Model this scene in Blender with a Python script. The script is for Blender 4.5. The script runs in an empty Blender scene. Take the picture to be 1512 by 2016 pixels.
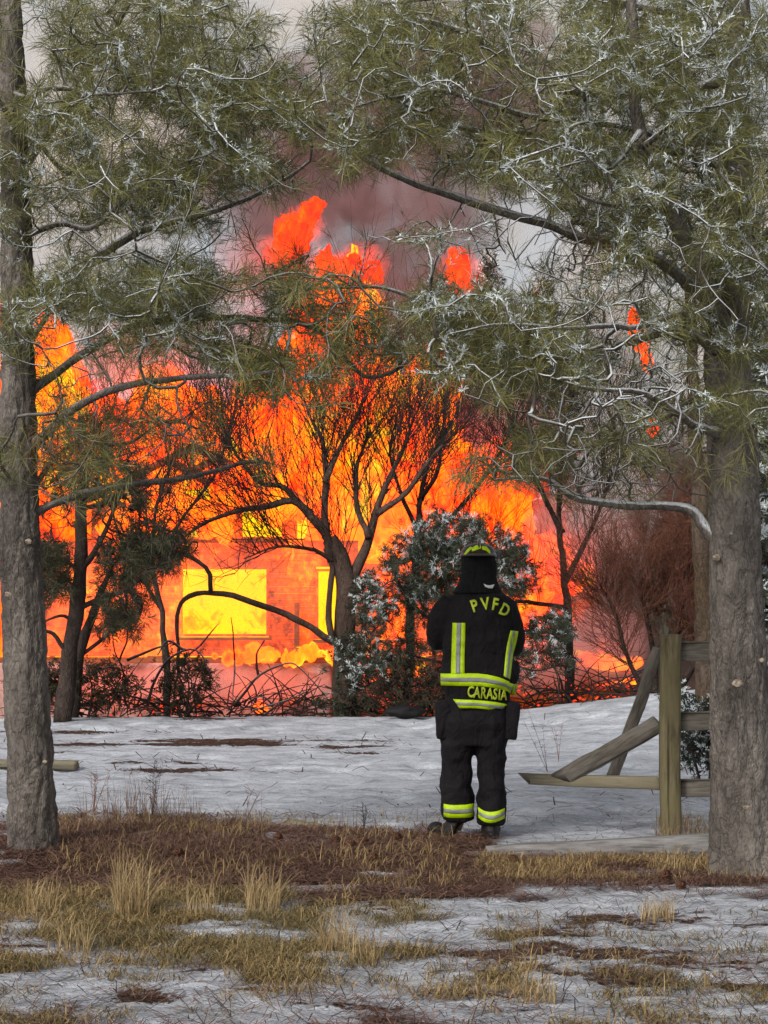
import bpy, bmesh, math, random
SMOKE=True
import numpy as np
from mathutils import Vector, Matrix
from mathutils.bvhtree import BVHTree
PI = math.pi
rng = np.random.default_rng(7)
random.seed(7)
SC = bpy.context.scene
COL = SC.collection

# ------------------------------------------------------------------ camera
F = 3762.0
PITCH = math.atan(157.0 / F)
CAMZ = 1.6
cd = bpy.data.cameras.new('camera')
cam = bpy.data.objects.new('camera', cd)
COL.objects.link(cam)
cam.location = (0, 0, CAMZ)
cam.rotation_euler = (PI / 2 + PITCH, 0, 0)
cd.sensor_fit = 'VERTICAL'
cd.sensor_height = 24.0
cd.lens = F / 2016.0 * 24.0
cd.clip_start = 0.1
cd.clip_end = 3000
SC.camera = cam

# ------------------------------------------------------------------ world, sun, exposure
world = bpy.data.worlds.new('World')
SC.world = world
world.use_nodes = True
wt = world.node_tree
wt.nodes.clear()
sky = wt.nodes.new('ShaderNodeTexSky')
sky.sky_type = 'NISHITA'
sky.sun_disc = False
SUN_EL, SUN_AZ = math.radians(38), math.radians(215)      # azimuth clockwise from +Y
sky.sun_elevation = SUN_EL
sky.sun_rotation = SUN_AZ
sky.air_density = 1.0
sky.dust_density = 4.0
hs = wt.nodes.new('ShaderNodeHueSaturation')
hs.inputs['Saturation'].default_value = 0.30
bgn = wt.nodes.new('ShaderNodeBackground')
bgn.inputs['Strength'].default_value = 0.135
wo = wt.nodes.new('ShaderNodeOutputWorld')
wt.links.new(sky.outputs[0], hs.inputs['Color'])
wt.links.new(hs.outputs[0], bgn.inputs['Color'])
wt.links.new(bgn.outputs[0], wo.inputs['Surface'])
sd = bpy.data.lights.new('sun', 'SUN')
sd.energy = 1.45
sd.angle = math.radians(11)
sd.color = (1.0, 0.965, 0.92)
sun = bpy.data.objects.new('sun', sd)
COL.objects.link(sun)
dirv = Vector((math.sin(SUN_AZ) * math.cos(SUN_EL), math.cos(SUN_AZ) * math.cos(SUN_EL), math.sin(SUN_EL)))
sun.rotation_euler = dirv.to_track_quat('Z', 'Y').to_euler()
SC.view_settings.view_transform = 'Standard'
SC.view_settings.look = 'None'
SC.view_settings.exposure = 0.1
SC.view_settings.gamma = 1.0
SC.view_settings.use_curve_mapping = False
SC.render.engine = 'CYCLES'
SC.cycles.max_bounces = 6
SC.cycles.diffuse_bounces = 3
SC.cycles.glossy_bounces = 2
SC.cycles.transparent_max_bounces = 12
SC.cycles.volume_bounces = 3
SC.cycles.use_denoising = True
SC.cycles.sample_clamp_indirect = 4.0

# ------------------------------------------------------------------ helpers
SP, CP = math.sin(PITCH), math.cos(PITCH)
def W(px, py, Y):
    """the point at distance Y that the photograph shows at (px, py)"""
    u = (px - 756.0) / F
    v = (1008.0 - py) / F
    dy = CP - v * SP
    dz = SP + v * CP
    t = Y / dy
    return np.array([t * u, Y, CAMZ + t * dz])
def WP(pts, Y0, Y1=None):
    """list of pixels (px, py[, Y]) to points, the distance running from Y0 to Y1"""
    Y1 = Y0 if Y1 is None else Y1
    n = len(pts)
    return np.array([W(p[0], p[1], p[2] if len(p) > 2 else Y0 + (Y1 - Y0) * i / max(1, n - 1)) for i, p in enumerate(pts)])

def hsh(ix, iy, iz, s):
    h = (ix * 374761393 + iy * 668265263 + iz * 2147483647 + s * 1274126177) & 0xffffffff
    h = ((h ^ (h >> 13)) * 1274126177) & 0xffffffff
    h = ((h ^ (h >> 16)) * 2246822519) & 0xffffffff
    h = h ^ (h >> 15)
    return (h & 0xffffff) / float(0xffffff)
def vnoise(P, s=0):
    P = np.asarray(P, float)
    I = np.floor(P).astype(np.int64)
    f = P - I
    f = f * f * (3 - 2 * f)
    r = 0
    for dx in (0, 1):
        for dy in (0, 1):
            for dz in (0, 1):
                w = (f[..., 0] if dx else 1 - f[..., 0]) * (f[..., 1] if dy else 1 - f[..., 1]) * (f[..., 2] if dz else 1 - f[..., 2])
                r = r + w * hsh(I[..., 0] + dx, I[..., 1] + dy, I[..., 2] + dz, s)
    return r
def fbm(P, o=4, s=0, g=0.5):
    P = np.asarray(P, float)
    a, t, r = 1.0, 0.0, 0
    for k in range(o):
        r = r + a * vnoise(P, s + k * 17)
        t += a
        a *= g
        P = P * 2.03 + 11.3
    return r / t
def fb2(x, y, sc, o=4, s=0, g=0.5):
    return fbm(np.stack([x * sc, y * sc, np.zeros_like(x) + 3.7], -1), o, s, g)
def sstep(a, b, x):
    t = np.clip((x - a) / (b - a), 0, 1)
    return t * t * (3 - 2 * t)

def link(name, me, parent=None, mat=None):
    o = bpy.data.objects.new(name, me)
    COL.objects.link(o)
    if mat is not None and me is not None:
        me.materials.append(mat)
    if parent is not None:
        o.parent = parent
        o.matrix_parent_inverse = Matrix.Translation(-parent.location)
    return o
def tag(o, label=None, cat=None, group=None, kind=None):
    if label: o['label'] = label
    if cat: o['category'] = cat
    if group: o['group'] = group
    if kind: o['kind'] = kind
    return o
def empty(name, loc, label, cat, group=None):
    o = bpy.data.objects.new(name, None)
    COL.objects.link(o)
    o.location = loc
    o.empty_display_size = 0.2
    return tag(o, label, cat, group)
def np_mesh(name, V, Fc, smooth=True, attrs=None):
    """V (n,3); Fc list of (m,k) int arrays"""
    me = bpy.data.meshes.new(name)
    V = np.asarray(V, np.float32)
    if not isinstance(Fc, list): Fc = [Fc]
    Fc = [f for f in Fc if len(f)]
    me.vertices.add(len(V))
    me.vertices.foreach_set('co', V.ravel())
    nl = sum(f.size for f in Fc)
    npoly = sum(len(f) for f in Fc)
    me.loops.add(nl)
    me.loops.foreach_set('vertex_index', np.concatenate([f.ravel() for f in Fc]).astype(np.int32))
    me.polygons.add(npoly)
    st, tot = [], 0
    for f in Fc:
        st.append(tot + np.arange(len(f)) * f.shape[1])
        tot += f.size
    me.polygons.foreach_set('loop_start', np.concatenate(st).astype(np.int32))
    if smooth:
        me.polygons.foreach_set('use_smooth', np.ones(npoly, bool))
    me.update(calc_edges=True)
    if attrs:
        for k, a in attrs.items():
            a = np.asarray(a, np.float32)
            if a.ndim == 1:
                at = me.attributes.new(k, 'FLOAT', 'POINT')
                at.data.foreach_set('value', a)
            else:
                at = me.attributes.new(k, 'FLOAT_COLOR', 'POINT')
                at.data.foreach_set('color', np.concatenate([a, np.ones((len(a), 1), np.float32)], 1).ravel())
    return me

class Tubes:
    def __init__(s):
        s.V, s.Q, s.T, s.n, s.A, s.U = [], [], [], 0, [], []
    def add(s, pts, rad, sides=6, a=0.0, caps=True):
        pts = np.asarray(pts, float)
        k = len(pts)
        rad = np.broadcast_to(np.asarray(rad, float), (k,))
        t = np.gradient(pts, axis=0)
        t /= np.linalg.norm(t, axis=1, keepdims=True) + 1e-9
        ref = np.array([0.13, 0.99, 0.05]) if abs(t[k // 2][1]) < 0.85 else np.array([0, 0.05, 1.0])
        u = np.cross(t, ref)
        u /= np.linalg.norm(u, axis=1, keepdims=True) + 1e-9
        w = np.cross(t, u)
        an = np.arange(sides) / sides * 2 * PI
        ring = pts[:, None] + rad[:, None, None] * (np.cos(an)[None, :, None] * u[:, None] + np.sin(an)[None, :, None] * w[:, None])
        s.V.append(ring.reshape(-1, 3))
        s.A.append(np.broadcast_to(np.asarray(a, float), (k,)).repeat(sides))
        i = np.arange(k - 1)[:, None] * sides
        j = np.arange(sides)[None]
        j2 = (j + 1) % sides
        q = np.stack([i + j, i + j2, i + sides + j2, i + sides + j], -1).reshape(-1, 4) + s.n
        s.Q.append(q)
        s.n += k * sides
        if caps:
            s.V.append(np.array([pts[0], pts[-1]]))
            s.A.append(np.array([s.A[-1][0], s.A[-1][-1]]))
            b = s.n - k * sides
            jj, jj2 = np.arange(sides), (np.arange(sides) + 1) % sides
            s.T.append(np.stack([np.full(sides, s.n), b + jj2, b + jj], -1))
            e = b + (k - 1) * sides
            s.T.append(np.stack([np.full(sides, s.n + 1), e + jj, e + jj2], -1))
            s.n += 2
    def build(s, name, mat, parent=None, an='snow'):
        Fc = [np.concatenate(s.Q)]
        if s.T: Fc.append(np.concatenate(s.T))
        me = np_mesh(name, np.concatenate(s.V), Fc, True, {an: np.concatenate(s.A)})
        return link(name, me, parent, mat)
def smooth_path(pts, n):
    """Catmull-Rom resample to n points"""
    P = np.asarray(pts, float)
    P = np.vstack([2 * P[0] - P[1], P, 2 * P[-1] - P[-2]])
    m = len(P) - 3
    t = np.linspace(0, m - 1e-6, n)
    i = t.astype(int)
    f = (t - i)[:, None]
    a, b, c, d = P[i], P[i + 1], P[i + 2], P[i + 3]
    return 0.5 * (2 * b + (c - a) * f + (2 * a - 5 * b + 4 * c - d) * f ** 2 + (3 * b - a - 3 * c + d) * f ** 3)
def bm_obj(name, bm, mat, parent=None, smooth=False):
    me = bpy.data.meshes.new(name)
    bm.to_mesh(me)
    bm.free()
    if smooth:
        for p in me.polygons: p.use_smooth = True
    return link(name, me, parent, mat)
def box_bm(bm, c, sx, sy, sz, M=None, bev=0.0):
    r = bmesh.ops.create_cube(bm, size=1.0)
    vs = r['verts']
    for v in vs:
        v.co = Vector((v.co.x * sx, v.co.y * sy, v.co.z * sz))
    if bev:
        es = list({e for v in vs for e in v.link_edges})
        rr = bmesh.ops.bevel(bm, geom=es, offset=bev, segments=2, affect='EDGES', profile=0.6)
        vs = list({v for f in rr['faces'] for v in f.verts} | {v for v in vs if v.is_valid})
    T = Matrix.Translation(Vector(c)) @ (M.to_4x4() if M is not None else Matrix.Identity(4))
    for v in vs: v.co = T @ v.co
    return vs
def evaluated(o):
    dg = bpy.context.evaluated_depsgraph_get()
    me = bpy.data.meshes.new_from_object(o.evaluated_get(dg))
    old = o.data
    o.modifiers.clear()
    o.data = me
    bpy.data.meshes.remove(old)
    return o
def remesh(name, V, Fc, voxel, smooth_it=0):
    me = np_mesh(name, V, Fc)
    o = link(name, me)
    m = o.modifiers.new('r', 'REMESH')
    m.mode = 'VOXEL'
    m.voxel_size = voxel
    if smooth_it:
        s = o.modifiers.new('s', 'SMOOTH')
        s.iterations = smooth_it
        s.factor = 0.5
    evaluated(o)
    me = o.data
    n = len(me.vertices)
    co = np.empty(n * 3, np.float32); me.vertices.foreach_get('co', co)
    no = np.empty(n * 3, np.float32); me.vertices.foreach_get('normal', no)
    return o, co.reshape(-1, 3).astype(float), no.reshape(-1, 3).astype(float)
def set_co(o, co):
    o.data.vertices.foreach_set('co', np.asarray(co, np.float32).ravel())
    o.data.polygons.foreach_set('use_smooth', np.ones(len(o.data.polygons), bool))
    o.data.update()

# ------------------------------------------------------------------ materials
class NT:
    def __init__(s, name):
        s.m = bpy.data.materials.new(name)
        s.m.use_nodes = True
        s.t = s.m.node_tree
        s.t.nodes.clear()
        s.out = s.t.nodes.new('ShaderNodeOutputMaterial')
    def n(s, typ, **k):
        nd = s.t.nodes.new('ShaderNode' + typ)
        for a, v in k.items():
            if a.startswith('i_'):
                key = a[2:].replace('_', ' ')
                s.put(nd.inputs[key], v)
            elif a[0] == 'x' and a[1:].isdigit():
                s.put(nd.inputs[int(a[1:])], v)
            else: setattr(nd, a, v)
        return nd
    def put(s, sock, v):
        if isinstance(v, bpy.types.NodeSocket): s.t.links.new(v, sock)
        elif isinstance(v, bpy.types.Node): s.t.links.new(v.outputs[0], sock)
        else:
            if isinstance(v, tuple) and len(v) == 3 and sock.type == 'RGBA': v = v + (1,)
            sock.default_value = v
    def coord(s, scale=(1, 1, 1), rot=(0, 0, 0)):
        g = s.n('NewGeometry')
        return s.n('Mapping', x0=g.outputs['Position'], x2=rot, x3=scale).outputs[0]
    def noise(s, scale, detail=4, rough=0.55, vec=None, dist=0.0):
        nd = s.n('TexNoise', i_Scale=scale, i_Detail=detail, i_Roughness=rough, i_Distortion=dist)
        s.put(nd.inputs['Vector'], vec if vec is not None else s.n('NewGeometry').outputs['Position'])
        return nd.outputs[0]
    def voro(s, scale, vec=None, feature='F1', rnd=1.0):
        nd = s.n('TexVoronoi', feature=feature, i_Scale=scale, i_Randomness=rnd)
        s.put(nd.inputs['Vector'], vec if vec is not None else s.n('NewGeometry').outputs['Position'])
        return nd.outputs['Distance']
    def ramp(s, f, stops, interp='LINEAR'):
        nd = s.n('ValToRGB', x0=f)
        cr = nd.color_ramp
        cr.interpolation = interp
        while len(cr.elements) < len(stops): cr.elements.new(0.5)
        for e, (p, c) in zip(cr.elements, stops):
            e.position = p
            e.color = (c, c, c, 1) if not isinstance(c, tuple) else c + (1,)
        return nd.outputs[0]
    def math(s, op, a, b=0.0, clamp=False):
        return s.n('Math', operation=op, use_clamp=clamp, x0=a, x1=b).outputs[0]
    def mix(s, f, a, b, mode='MIX'):
        nd = s.n('Mix', data_type='RGBA', blend_type=mode)
        s.put(nd.inputs[0], f); s.put(nd.inputs[6], a); s.put(nd.inputs[7], b)
        return nd.outputs[2]
    def attr(s, name):
        return s.n('Attribute', attribute_name=name)
    def bump(s, h, strength=0.5, dist=0.02):
        return s.n('Bump', i_Strength=strength, i_Distance=dist, i_Height=h).outputs[0]
    def pbr(s, col, rough=0.8, normal=None, spec=0.3, **k):
        b = s.n('BsdfPrincipled')
        s.put(b.inputs['Base Color'], col)
        s.put(b.inputs['Roughness'], rough)
        s.put(b.inputs['Specular IOR Level'], spec)
        if normal is not None: s.put(b.inputs['Normal'], normal)
        for a, v in k.items(): s.put(b.inputs[a.replace('_', ' ')], v)
        s.put(s.out.inputs['Surface'], b.outputs[0])
        return s.m
    def up(s):
        g = s.n('NewGeometry')
        return s.n('SeparateXYZ', x0=g.outputs['Normal']).outputs[2]

def mat_bark(name, dark, mid, light, scale=1.0, snowy=False, moss=None):
    t = NT(name)
    w = t.coord((1, 1, 0.42))
    wn = t.noise(5 * scale, 4, 0.6, w)
    wv = t.n('VectorMath', operation='SCALE', x0=t.n('TexNoise', i_Scale=7 * scale, i_Detail=3.0, i_Vector=w).outputs[1], i_Scale=0.12).outputs[0]
    vec = t.n('VectorMath', operation='ADD', x0=w, x1=wv).outputs[0]
    rg = t.math('ABSOLUTE', t.math('SUBTRACT', t.noise(15 * scale, 4, 0.6, vec), 0.5))
    v2 = t.voro(95 * scale, vec, 'F1')
    crack = t.ramp(rg, [(0.0, 0.25), (0.035, 0.75), (0.09, 1.0)])
    fine = t.noise(75 * scale, 5, 0.75, t.coord((1, 1, 0.6)))
    base = t.ramp(t.math('ADD', t.math('MULTIPLY', wn, 0.5), t.math('MULTIPLY', fine, 0.5)), [(0.36, dark), (0.5, mid), (0.63, light)])
    big = t.noise(1.3, 3, 0.5, t.coord())
    base = t.mix(t.ramp(big, [(0.35, 0.0), (0.7, 0.45)]), base, moss or light)
    col = t.mix(crack, t.mix(0.45, base, dark), base)
    h = t.math('ADD', t.math('MULTIPLY', crack, 0.6), t.math('ADD', t.math('MULTIPLY', v2, -0.35), t.math('MULTIPLY', fine, 0.4)))
    if snowy:
        sn = t.math('MULTIPLY', t.ramp(t.math('ADD', t.up(), t.math('MULTIPLY', t.noise(14, 3), 0.9)), [(0.60, 0.0), (0.80, 1.0)]), t.attr('snow').outputs['Fac'])
        col = t.mix(sn, col, (0.68, 0.70, 0.72))
    return t.pbr(col, 0.92, t.bump(h, 0.9, 0.016 / scale), 0.15)
# ------------------------------------------------------------------ ground
def gz(x, y):
    x = np.asarray(x, float); y = np.asarray(y, float)
    # gentle lawn, crest near 25 m, then falling away towards the house; a rise on the right
    z = 0.05 * (fb2(x, y, 0.35, 3, 5) - 0.5)
    fall = np.where(y > 24.5, -(y - 24.5) * 0.068, 0.0)
    fall = np.maximum(fall, -1.15 - 0.02 * np.maximum(y - 41, 0) * 0)
    rise = (0.40 * sstep(0.3, 5.2, x) + 0.10 * sstep(4.5, 9, x)) * sstep(15, 25.0, y) * (1 - 0.0 * y)
    left = -0.02 * sstep(0, -6, x) * sstep(15, 25, y)
    back = 0.9 * sstep(46, 120, y) * 1.0 + 2.5 * sstep(120, 600, y)
    bank = 0.07 * sstep(13.4, 12.0, y) * sstep(10.4, 11.6, y) * sstep(2.2, -1.5, x)
    return z + fall + rise + left + back + bank
def litter_f(x, y):
    """0 snow .. 1 brown needle litter"""
    n = fb2(x, y, 0.9, 4, 21)
    n2 = fb2(x, y, 4.0, 3, 33)
    # the band of needles between the two pines
    front = np.where(x < 0.7, 10.25 + 0.15 * x.clip(-3, 0.7), 10.75)
    back = np.where(x < 0.7, 12.9 - 0.35 * (x + 1.2), 11.45)
    a = sstep(front - 0.35, front + 0.35, y + (n - 0.5) * 2.2) * (1 - sstep(back - 0.45, back + 0.35, y + (n - 0.5) * 2.4))
    left = sstep(-3.1, -2.0, x) * 0.25 + 0.75
    a = a * left * (1 - 0.85 * sstep(0.54, 0.63, fb2(x, y * 1.6, 2.1, 4, 88)))
    near = sstep(0.50, 0.62, fb2(x * 0.8, y * 1.5, 5.0, 4, 77) * .6 + fb2(x, y * 1.4, 1.1, 3, 78) * .4) * (1 - sstep(9.5, 11, y)) * 0.62
    far = sstep(0.60, 0.68, fb2(x * 0.22, y * 0.9, 1.3, 4, 55)) * sstep(13, 15, y) * 0.7 * sstep(1.5, 0.3, x)
    track = np.exp(-((y - 20.2 - 0.15 * x * 0.2) / 0.35) ** 2) * sstep(0.40, 0.62, fb2(x * 0.3, y, 2.2, 4, 91)) * sstep(1.5, -0.5, x)
    trk2 = np.exp(-((y - 18.9) / 0.25) ** 2) * sstep(0.5, 0.7, fb2(x * 0.3, y, 2.2, 4, 92)) * sstep(1.5, -0.5, x)
    beyond = sstep(24.6, 25.3, y + (n - 0.5) * 0.8 + 0.06 * x - 1.3 * sstep(0.5, 4, x))
    return np.clip(np.maximum.reduce([a, near, far, track, trk2, beyond]), 0, 1)
ys = np.concatenate([np.arange(5.6, 14.5, 0.035), np.arange(14.5, 27, 0.08), np.geomspace(27, 1600, 90)])
xs = np.concatenate([-np.geomspace(900, 7.05, 40), np.arange(-7, 7.01, 0.07), np.geomspace(7.05, 900, 40)])
ys = np.concatenate([-np.geomspace(900, 6, 24), np.linspace(-5, 5.4, 14), ys])
GX, GY = np.meshgrid(xs, ys)
GZ = gz(GX, GY)
L = litter_f(GX, GY)
fade = sstep(40, 20, GY) * sstep(4, 6, GY)
sn = (fb2(GX, GY * 1.5, 2.6, 4, 3) - 0.5) * 0.07 + (fb2(GX, GY * 1.4, 8.0, 4, 9, .6) - 0.5) * 0.055
clod = (fb2(GX, GY, 13.0, 3, 14) - 0.5) * 0.07
GZ2 = GZ + fade * (sn * (1 - L * 0.6) + clod * L)
# footprints and tracks in the snow, dimples
for k in range(520):
    fx = rng.uniform(-5, 5); fy = rng.choice([rng.uniform(21, 24.3), rng.uniform(13, 19), rng.normal(22.9, .3)])
    m = (np.abs(GX - fx) < 0.5) & (np.abs(GY - fy) < 0.5)
    GZ2[m] -= 0.045 * np.exp(-(((GX[m] - fx) / 0.13) ** 2 + ((GY[m] - fy) / 0.11) ** 2))
ny, nx = GX.shape
idx = np.arange(ny * nx).reshape(ny, nx)
Q = np.stack([idx[:-1, :-1], idx[:-1, 1:], idx[1:, 1:], idx[1:, :-1]], -1).reshape(-1, 4)
me = np_mesh('ground', np.stack([GX, GY, GZ2], -1).reshape(-1, 3), Q, True, {'litter': L.ravel()})
t = NT('snowy_ground')
at = t.attr('litter').outputs['Fac']
n1 = t.noise(22, 5, 0.7); n2 = t.noise(3.0, 4, 0.6, t.coord((0.5, 1.4, 1)))
msk = t.ramp(t.math('ADD', at, t.math('MULTIPLY', t.math('SUBTRACT', n1, 0.5), 1.5)), [(0.36, 0.0), (0.52, 1.0)])
lit = t.ramp(t.noise(60, 5, 0.75, t.coord((0.5, 1.0, 1))), [(0.3, (0.010, 0.007, 0.005)), (0.5, (0.055, 0.030, 0.020)), (0.66, (0.15, 0.09, 0.065)), (0.76, (0.34, 0.29, 0.26))])
spk = t.ramp(t.noise(46, 3, 0.8, t.coord((0.6, 1.3, 1))), [(0.585, 0.0), (0.68, 0.8)])
snw = t.ramp(t.math('ADD', t.math('MULTIPLY', t.noise(9.0, 5, 0.72, t.coord((0.45, 1.3, 1))), 0.55), t.math('MULTIPLY', n2, 0.45)), [(0.34, (0.22, 0.235, 0.26)), (0.47, (0.44, 0.46, 0.495)), (0.60, (0.62, 0.645, 0.69))])
snw = t.mix(spk, snw, (0.13, 0.09, 0.065))
col = t.mix(msk, snw, lit)
M_GROUND = t.pbr(col, 0.9, t.bump(t.math('ADD', n1, t.math('MULTIPLY', t.noise(70, 4, 0.7), 0.6)), 0.8, 0.03), 0.2)
g = link('ground', me, None, M_GROUND)
tag(g, 'snow dusted lawn with brown pine needle litter, falling away to the burning house', 'ground', kind='structure')
# ------------------------------------------------------------------ fire
def fire_mat(name, stops, sc=1.0, strength=1.0, edge=0.0, cell=0.5):
    t = NT(name)
    tilt = t.coord((1.0, 1.0, 0.6), (0, math.radians(-28), 0))
    warp = t.n('VectorMath', operation='SCALE', x0=t.n('TexNoise', i_Scale=0.8 * sc, i_Detail=3.0, i_Vector=tilt).outputs[1], i_Scale=1.1).outputs[0]
    v = t.n('VectorMath', operation='ADD', x0=tilt, x1=warp).outputs[0]
    a = t.noise(0.55 * sc, 3, 0.5, v)
    b = t.noise(3.0 * sc, 6, 0.68, v)
    c = t.voro(3.6 * sc, v, 'SMOOTH_F1')
    f = t.math('ADD', t.math('MULTIPLY', a, 0.55), t.math('ADD', t.math('MULTIPLY', b, 0.55), t.math('MULTIPLY', t.math('SUBTRACT', 0.5, c), 0.22 * cell)))
    col = t.ramp(f, stops)
    em = t.n('Emission', i_Color=col, i_Strength=strength)
    if edge > 0:
        e = t.attr('edge').outputs['Fac']
        k = t.ramp(t.math('ADD', e, t.math('MULTIPLY', t.math('SUBTRACT', t.noise(3.4 * sc, 6, 0.75, v), 0.5), 2.4)), [(0.35, 0.0), (0.62, 1.0)])
        tr = t.n('BsdfTransparent')
        mx = t.n('MixShader', x0=k, x1=em.outputs[0], x2=tr.outputs[0])
        t.put(t.out.inputs['Surface'], mx.outputs[0])
    else:
        t.put(t.out.inputs['Surface'], em.outputs[0])
    return t.m
FST = [(0.35, (0.16, 0.004, 0.0008)), (0.42, (0.5, 0.012, 0.001)), (0.48, (1.0, 0.042, 0.0015)), (0.54, (0.9, 0.076, 0.002)), (0.615, (0.6, 0.12, 0.003)), (0.675, (0.4, 0.21, 0.006))]
M_FIRE = fire_mat('fire', FST, 1.0, 4.2, 1.0)
M_FIRE_RED = fire_mat('fire_red', [(0.38, (0.2, 0.010, 0.006)), (0.5, (0.5, 0.026, 0.009)), (0.62, (0.8, 0.045, 0.007)), (0.75, (0.8, 0.11, 0.008))], 1.8, 2.4, 1.0)
M_HOT = fire_mat('fire_hot', [(0.34, (0.95, 0.12, 0.0)), (0.44, (0.95, 0.38, 0.0)), (0.50, (1.3, 0.60, 0.0)), (0.7, (1.25, 0.66, 0.0)), (0.85, (1.3, 0.8, 0.12))], 1.6, 1.5, 0.0, 0.8)

def ico(sub=3):
    bm = bmesh.new()
    bmesh.ops.create_icosphere(bm, subdivisions=sub, radius=1)
    V = np.array([v.co[:] for v in bm.verts]); Fc = np.array([[v.index for v in f.verts] for f in bm.faces])
    bm.free()
    return V, Fc
ICO = ico(3)
def lobes(specs, taper=0.45, depth=0.8):
    """specs: (px, py, rx, ry, Y[, lean]); flame-shaped lobes, pointed upwards"""
    Vs, Fs, n = [], [], 0
    for sp in specs:
        cx, cy, rx, ry, Y = sp[:5]
        lean = sp[5] if len(sp) > 5 else 0.0
        k = Y / F
        c = W(cx, cy, Y)
        V = ICO[0].copy()
        tp = 1 - taper * np.clip(V[:, 2], 0, 1) ** 1.3
        V[:, 0] *= tp; V[:, 1] *= tp
        V = V * np.array([rx * k, max(rx * k * depth, 0.12), ry * k])
        V[:, 0] += lean * V[:, 2]
        Vs.append(V + c); Fs.append(ICO[1] + n); n += len(V)
    return np.concatenate(Vs), np.concatenate(Fs)
def flames(name, specs, mat, voxel=0.14, amp=0.55, edge_amt=1.0, taper=0.45, freq=0.9):
    V, Fc = lobes(specs, taper)
    o, co, no = remesh(name, V, Fc, voxel, 2)
    q = co * np.array([1, 1, 0.62]) * freq
    d = (fbm(q, 3, 4) - 0.5) * 2.2 * amp + (fbm(q * 2.4, 2, 28) - 0.5) * 0.9 * amp + (fbm(q * 5.0, 4, 8, 0.65) - 0.5) * 1.5 * amp
    co2 = co + no * d[:, None]
    co2[:, 2] += 0.55 * amp * np.clip(fbm(q * 1.7, 3, 41) * 2 - 0.9, -.3, 1) * 1.5
    set_co(o, co2)
    # ragged towards the top: flames break up where the gas thins
    z = co2[:, 2]
    up = np.clip(no[:, 2], 0, 1)
    side = 1 - np.abs(no[:, 1])
    e = np.clip(0.30 * up + 0.62 * np.clip(side, 0, 1) ** 1.6, 0, 1) * edge_amt
    at = o.data.attributes.new('edge', 'FLOAT', 'POINT')
    at.data.foreach_set('value', e.astype(np.float32))
    o.data.materials.clear(); o.data.materials.append(mat)
    return o
main = [(-30, 900, 110, 300, 42), (95, 880, 100, 270, 41), (210, 980, 130, 230, 42), (320, 930, 130, 220, 43), (430, 960, 120, 210, 42),
        (520, 900, 120, 200, 43), (610, 860, 110, 240, 42), (640, 700, 75, 170, 43), (700, 850, 120, 230, 43), (700, 620, 70, 120, 44),
        (780, 960, 110, 220, 42), (865, 1010, 80, 150, 42), (560, 1150, 300, 170, 43), (120, 1180, 200, 170, 42),
        (800, 1200, 170, 140, 42.5), (950, 1200, 140, 110, 43)]
f = flames('house_fire', main, M_FIRE, 0.17)
tag(f, 'huge wall of orange and yellow flames engulfing the house', 'fire', kind='stuff')
def flame(label, specs, mat=None, voxel=0.05, amp=0.42, taper=0.4):
    o = flames('flame', specs, mat or M_FIRE, voxel, amp, 1.0, taper, 1.3)
    return tag(o, label, 'flame', 'flames licking up around the main fire')
flame('red tongue of flame leaning up into the smoke, highest of all', [(560, 502, 34, 22, 44, 0.4), (588, 460, 30, 36, 44, 0.35), (612, 428, 18, 24, 44, 0.3)], M_FIRE_RED)
flame('ragged red flame crest just right of the highest tongue', [(645, 525, 24, 30, 43.5), (700, 530, 36, 32, 43.5), (742, 530, 22, 28, 43.5)], M_FIRE_RED)
flame('small detached red flame against dark smoke, far right of the crest', [(898, 530, 26, 26, 44), (908, 560, 17, 30, 44)], M_FIRE_RED)
flame('bulging orange flame head with bright yellow folds over the bare tree', [(830, 780, 66, 90, 41, 0.1), (795, 830, 70, 90, 41), (855, 830, 45, 70, 41)], None, 0.1, 0.4)
flame('slim orange flame behind the helmet, upper left of two', [(903, 920, 30, 66, 41), (895, 970, 40, 60, 41)])
flame('orange flame tongue between bare twigs, above the helmet on its right', [(985, 920, 34, 66, 41), (1005, 880, 20, 40, 41)])
flame('broad orange flame above the snowy shrub', [(985, 1020, 62, 70, 41), (930, 1040, 50, 60, 41)])
flame('low ragged orange flame right of the snowy shrub', [(1090, 1110, 55, 52, 41), (1140, 1125, 35, 38, 41)])
flame('thin column of orange flame climbing a burning tree at far right', [(1246, 640, 12, 34, 44), (1262, 672, 18, 26, 44), (1275, 710, 15, 30, 44)], None, 0.05, 0.12)
flame('small orange flame below the thin column, low in the forked pine boughs', [(1283, 838, 14, 26, 44)], None, 0.05, 0.12)
flame('low line of flames along the collapsed wall behind the fence', [(1060, 1300, 60, 12, 41), (1150, 1296, 60, 14, 41), (1220, 1306, 40, 8, 41), (1200, 1340, 55, 6, 40)], None, 0.07, 0.14)
flame('faint orange fire glowing inside the collapsed wing', [(1075, 1215, 45, 55, 43), (1010, 1260, 60, 50, 43)], M_FIRE_RED, 0.1, 0.2)

TOP = [(20, 700, 80, 110, 41), (95, 680, 70, 90, 41), (230, 790, 110, 90, 42), (330, 770, 110, 90, 43), (440, 800, 90, 90, 42), (530, 740, 90, 90, 43), (630, 600, 90, 120, 43), (700, 640, 90, 100, 43), (830, 770, 110, 120, 41), (890, 900, 90, 110, 41.5), (990, 960, 100, 110, 41), (1090, 1100, 110, 90, 41)]
TONG = [(550, 500, 62, 46, 44), (600, 445, 52, 55, 44), (645, 525, 50, 48, 43.6), (710, 525, 70, 56, 43.6), (905, 540, 56, 62, 44), (600, 590, 60, 60, 44), (700, 600, 60, 50, 44)]
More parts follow.
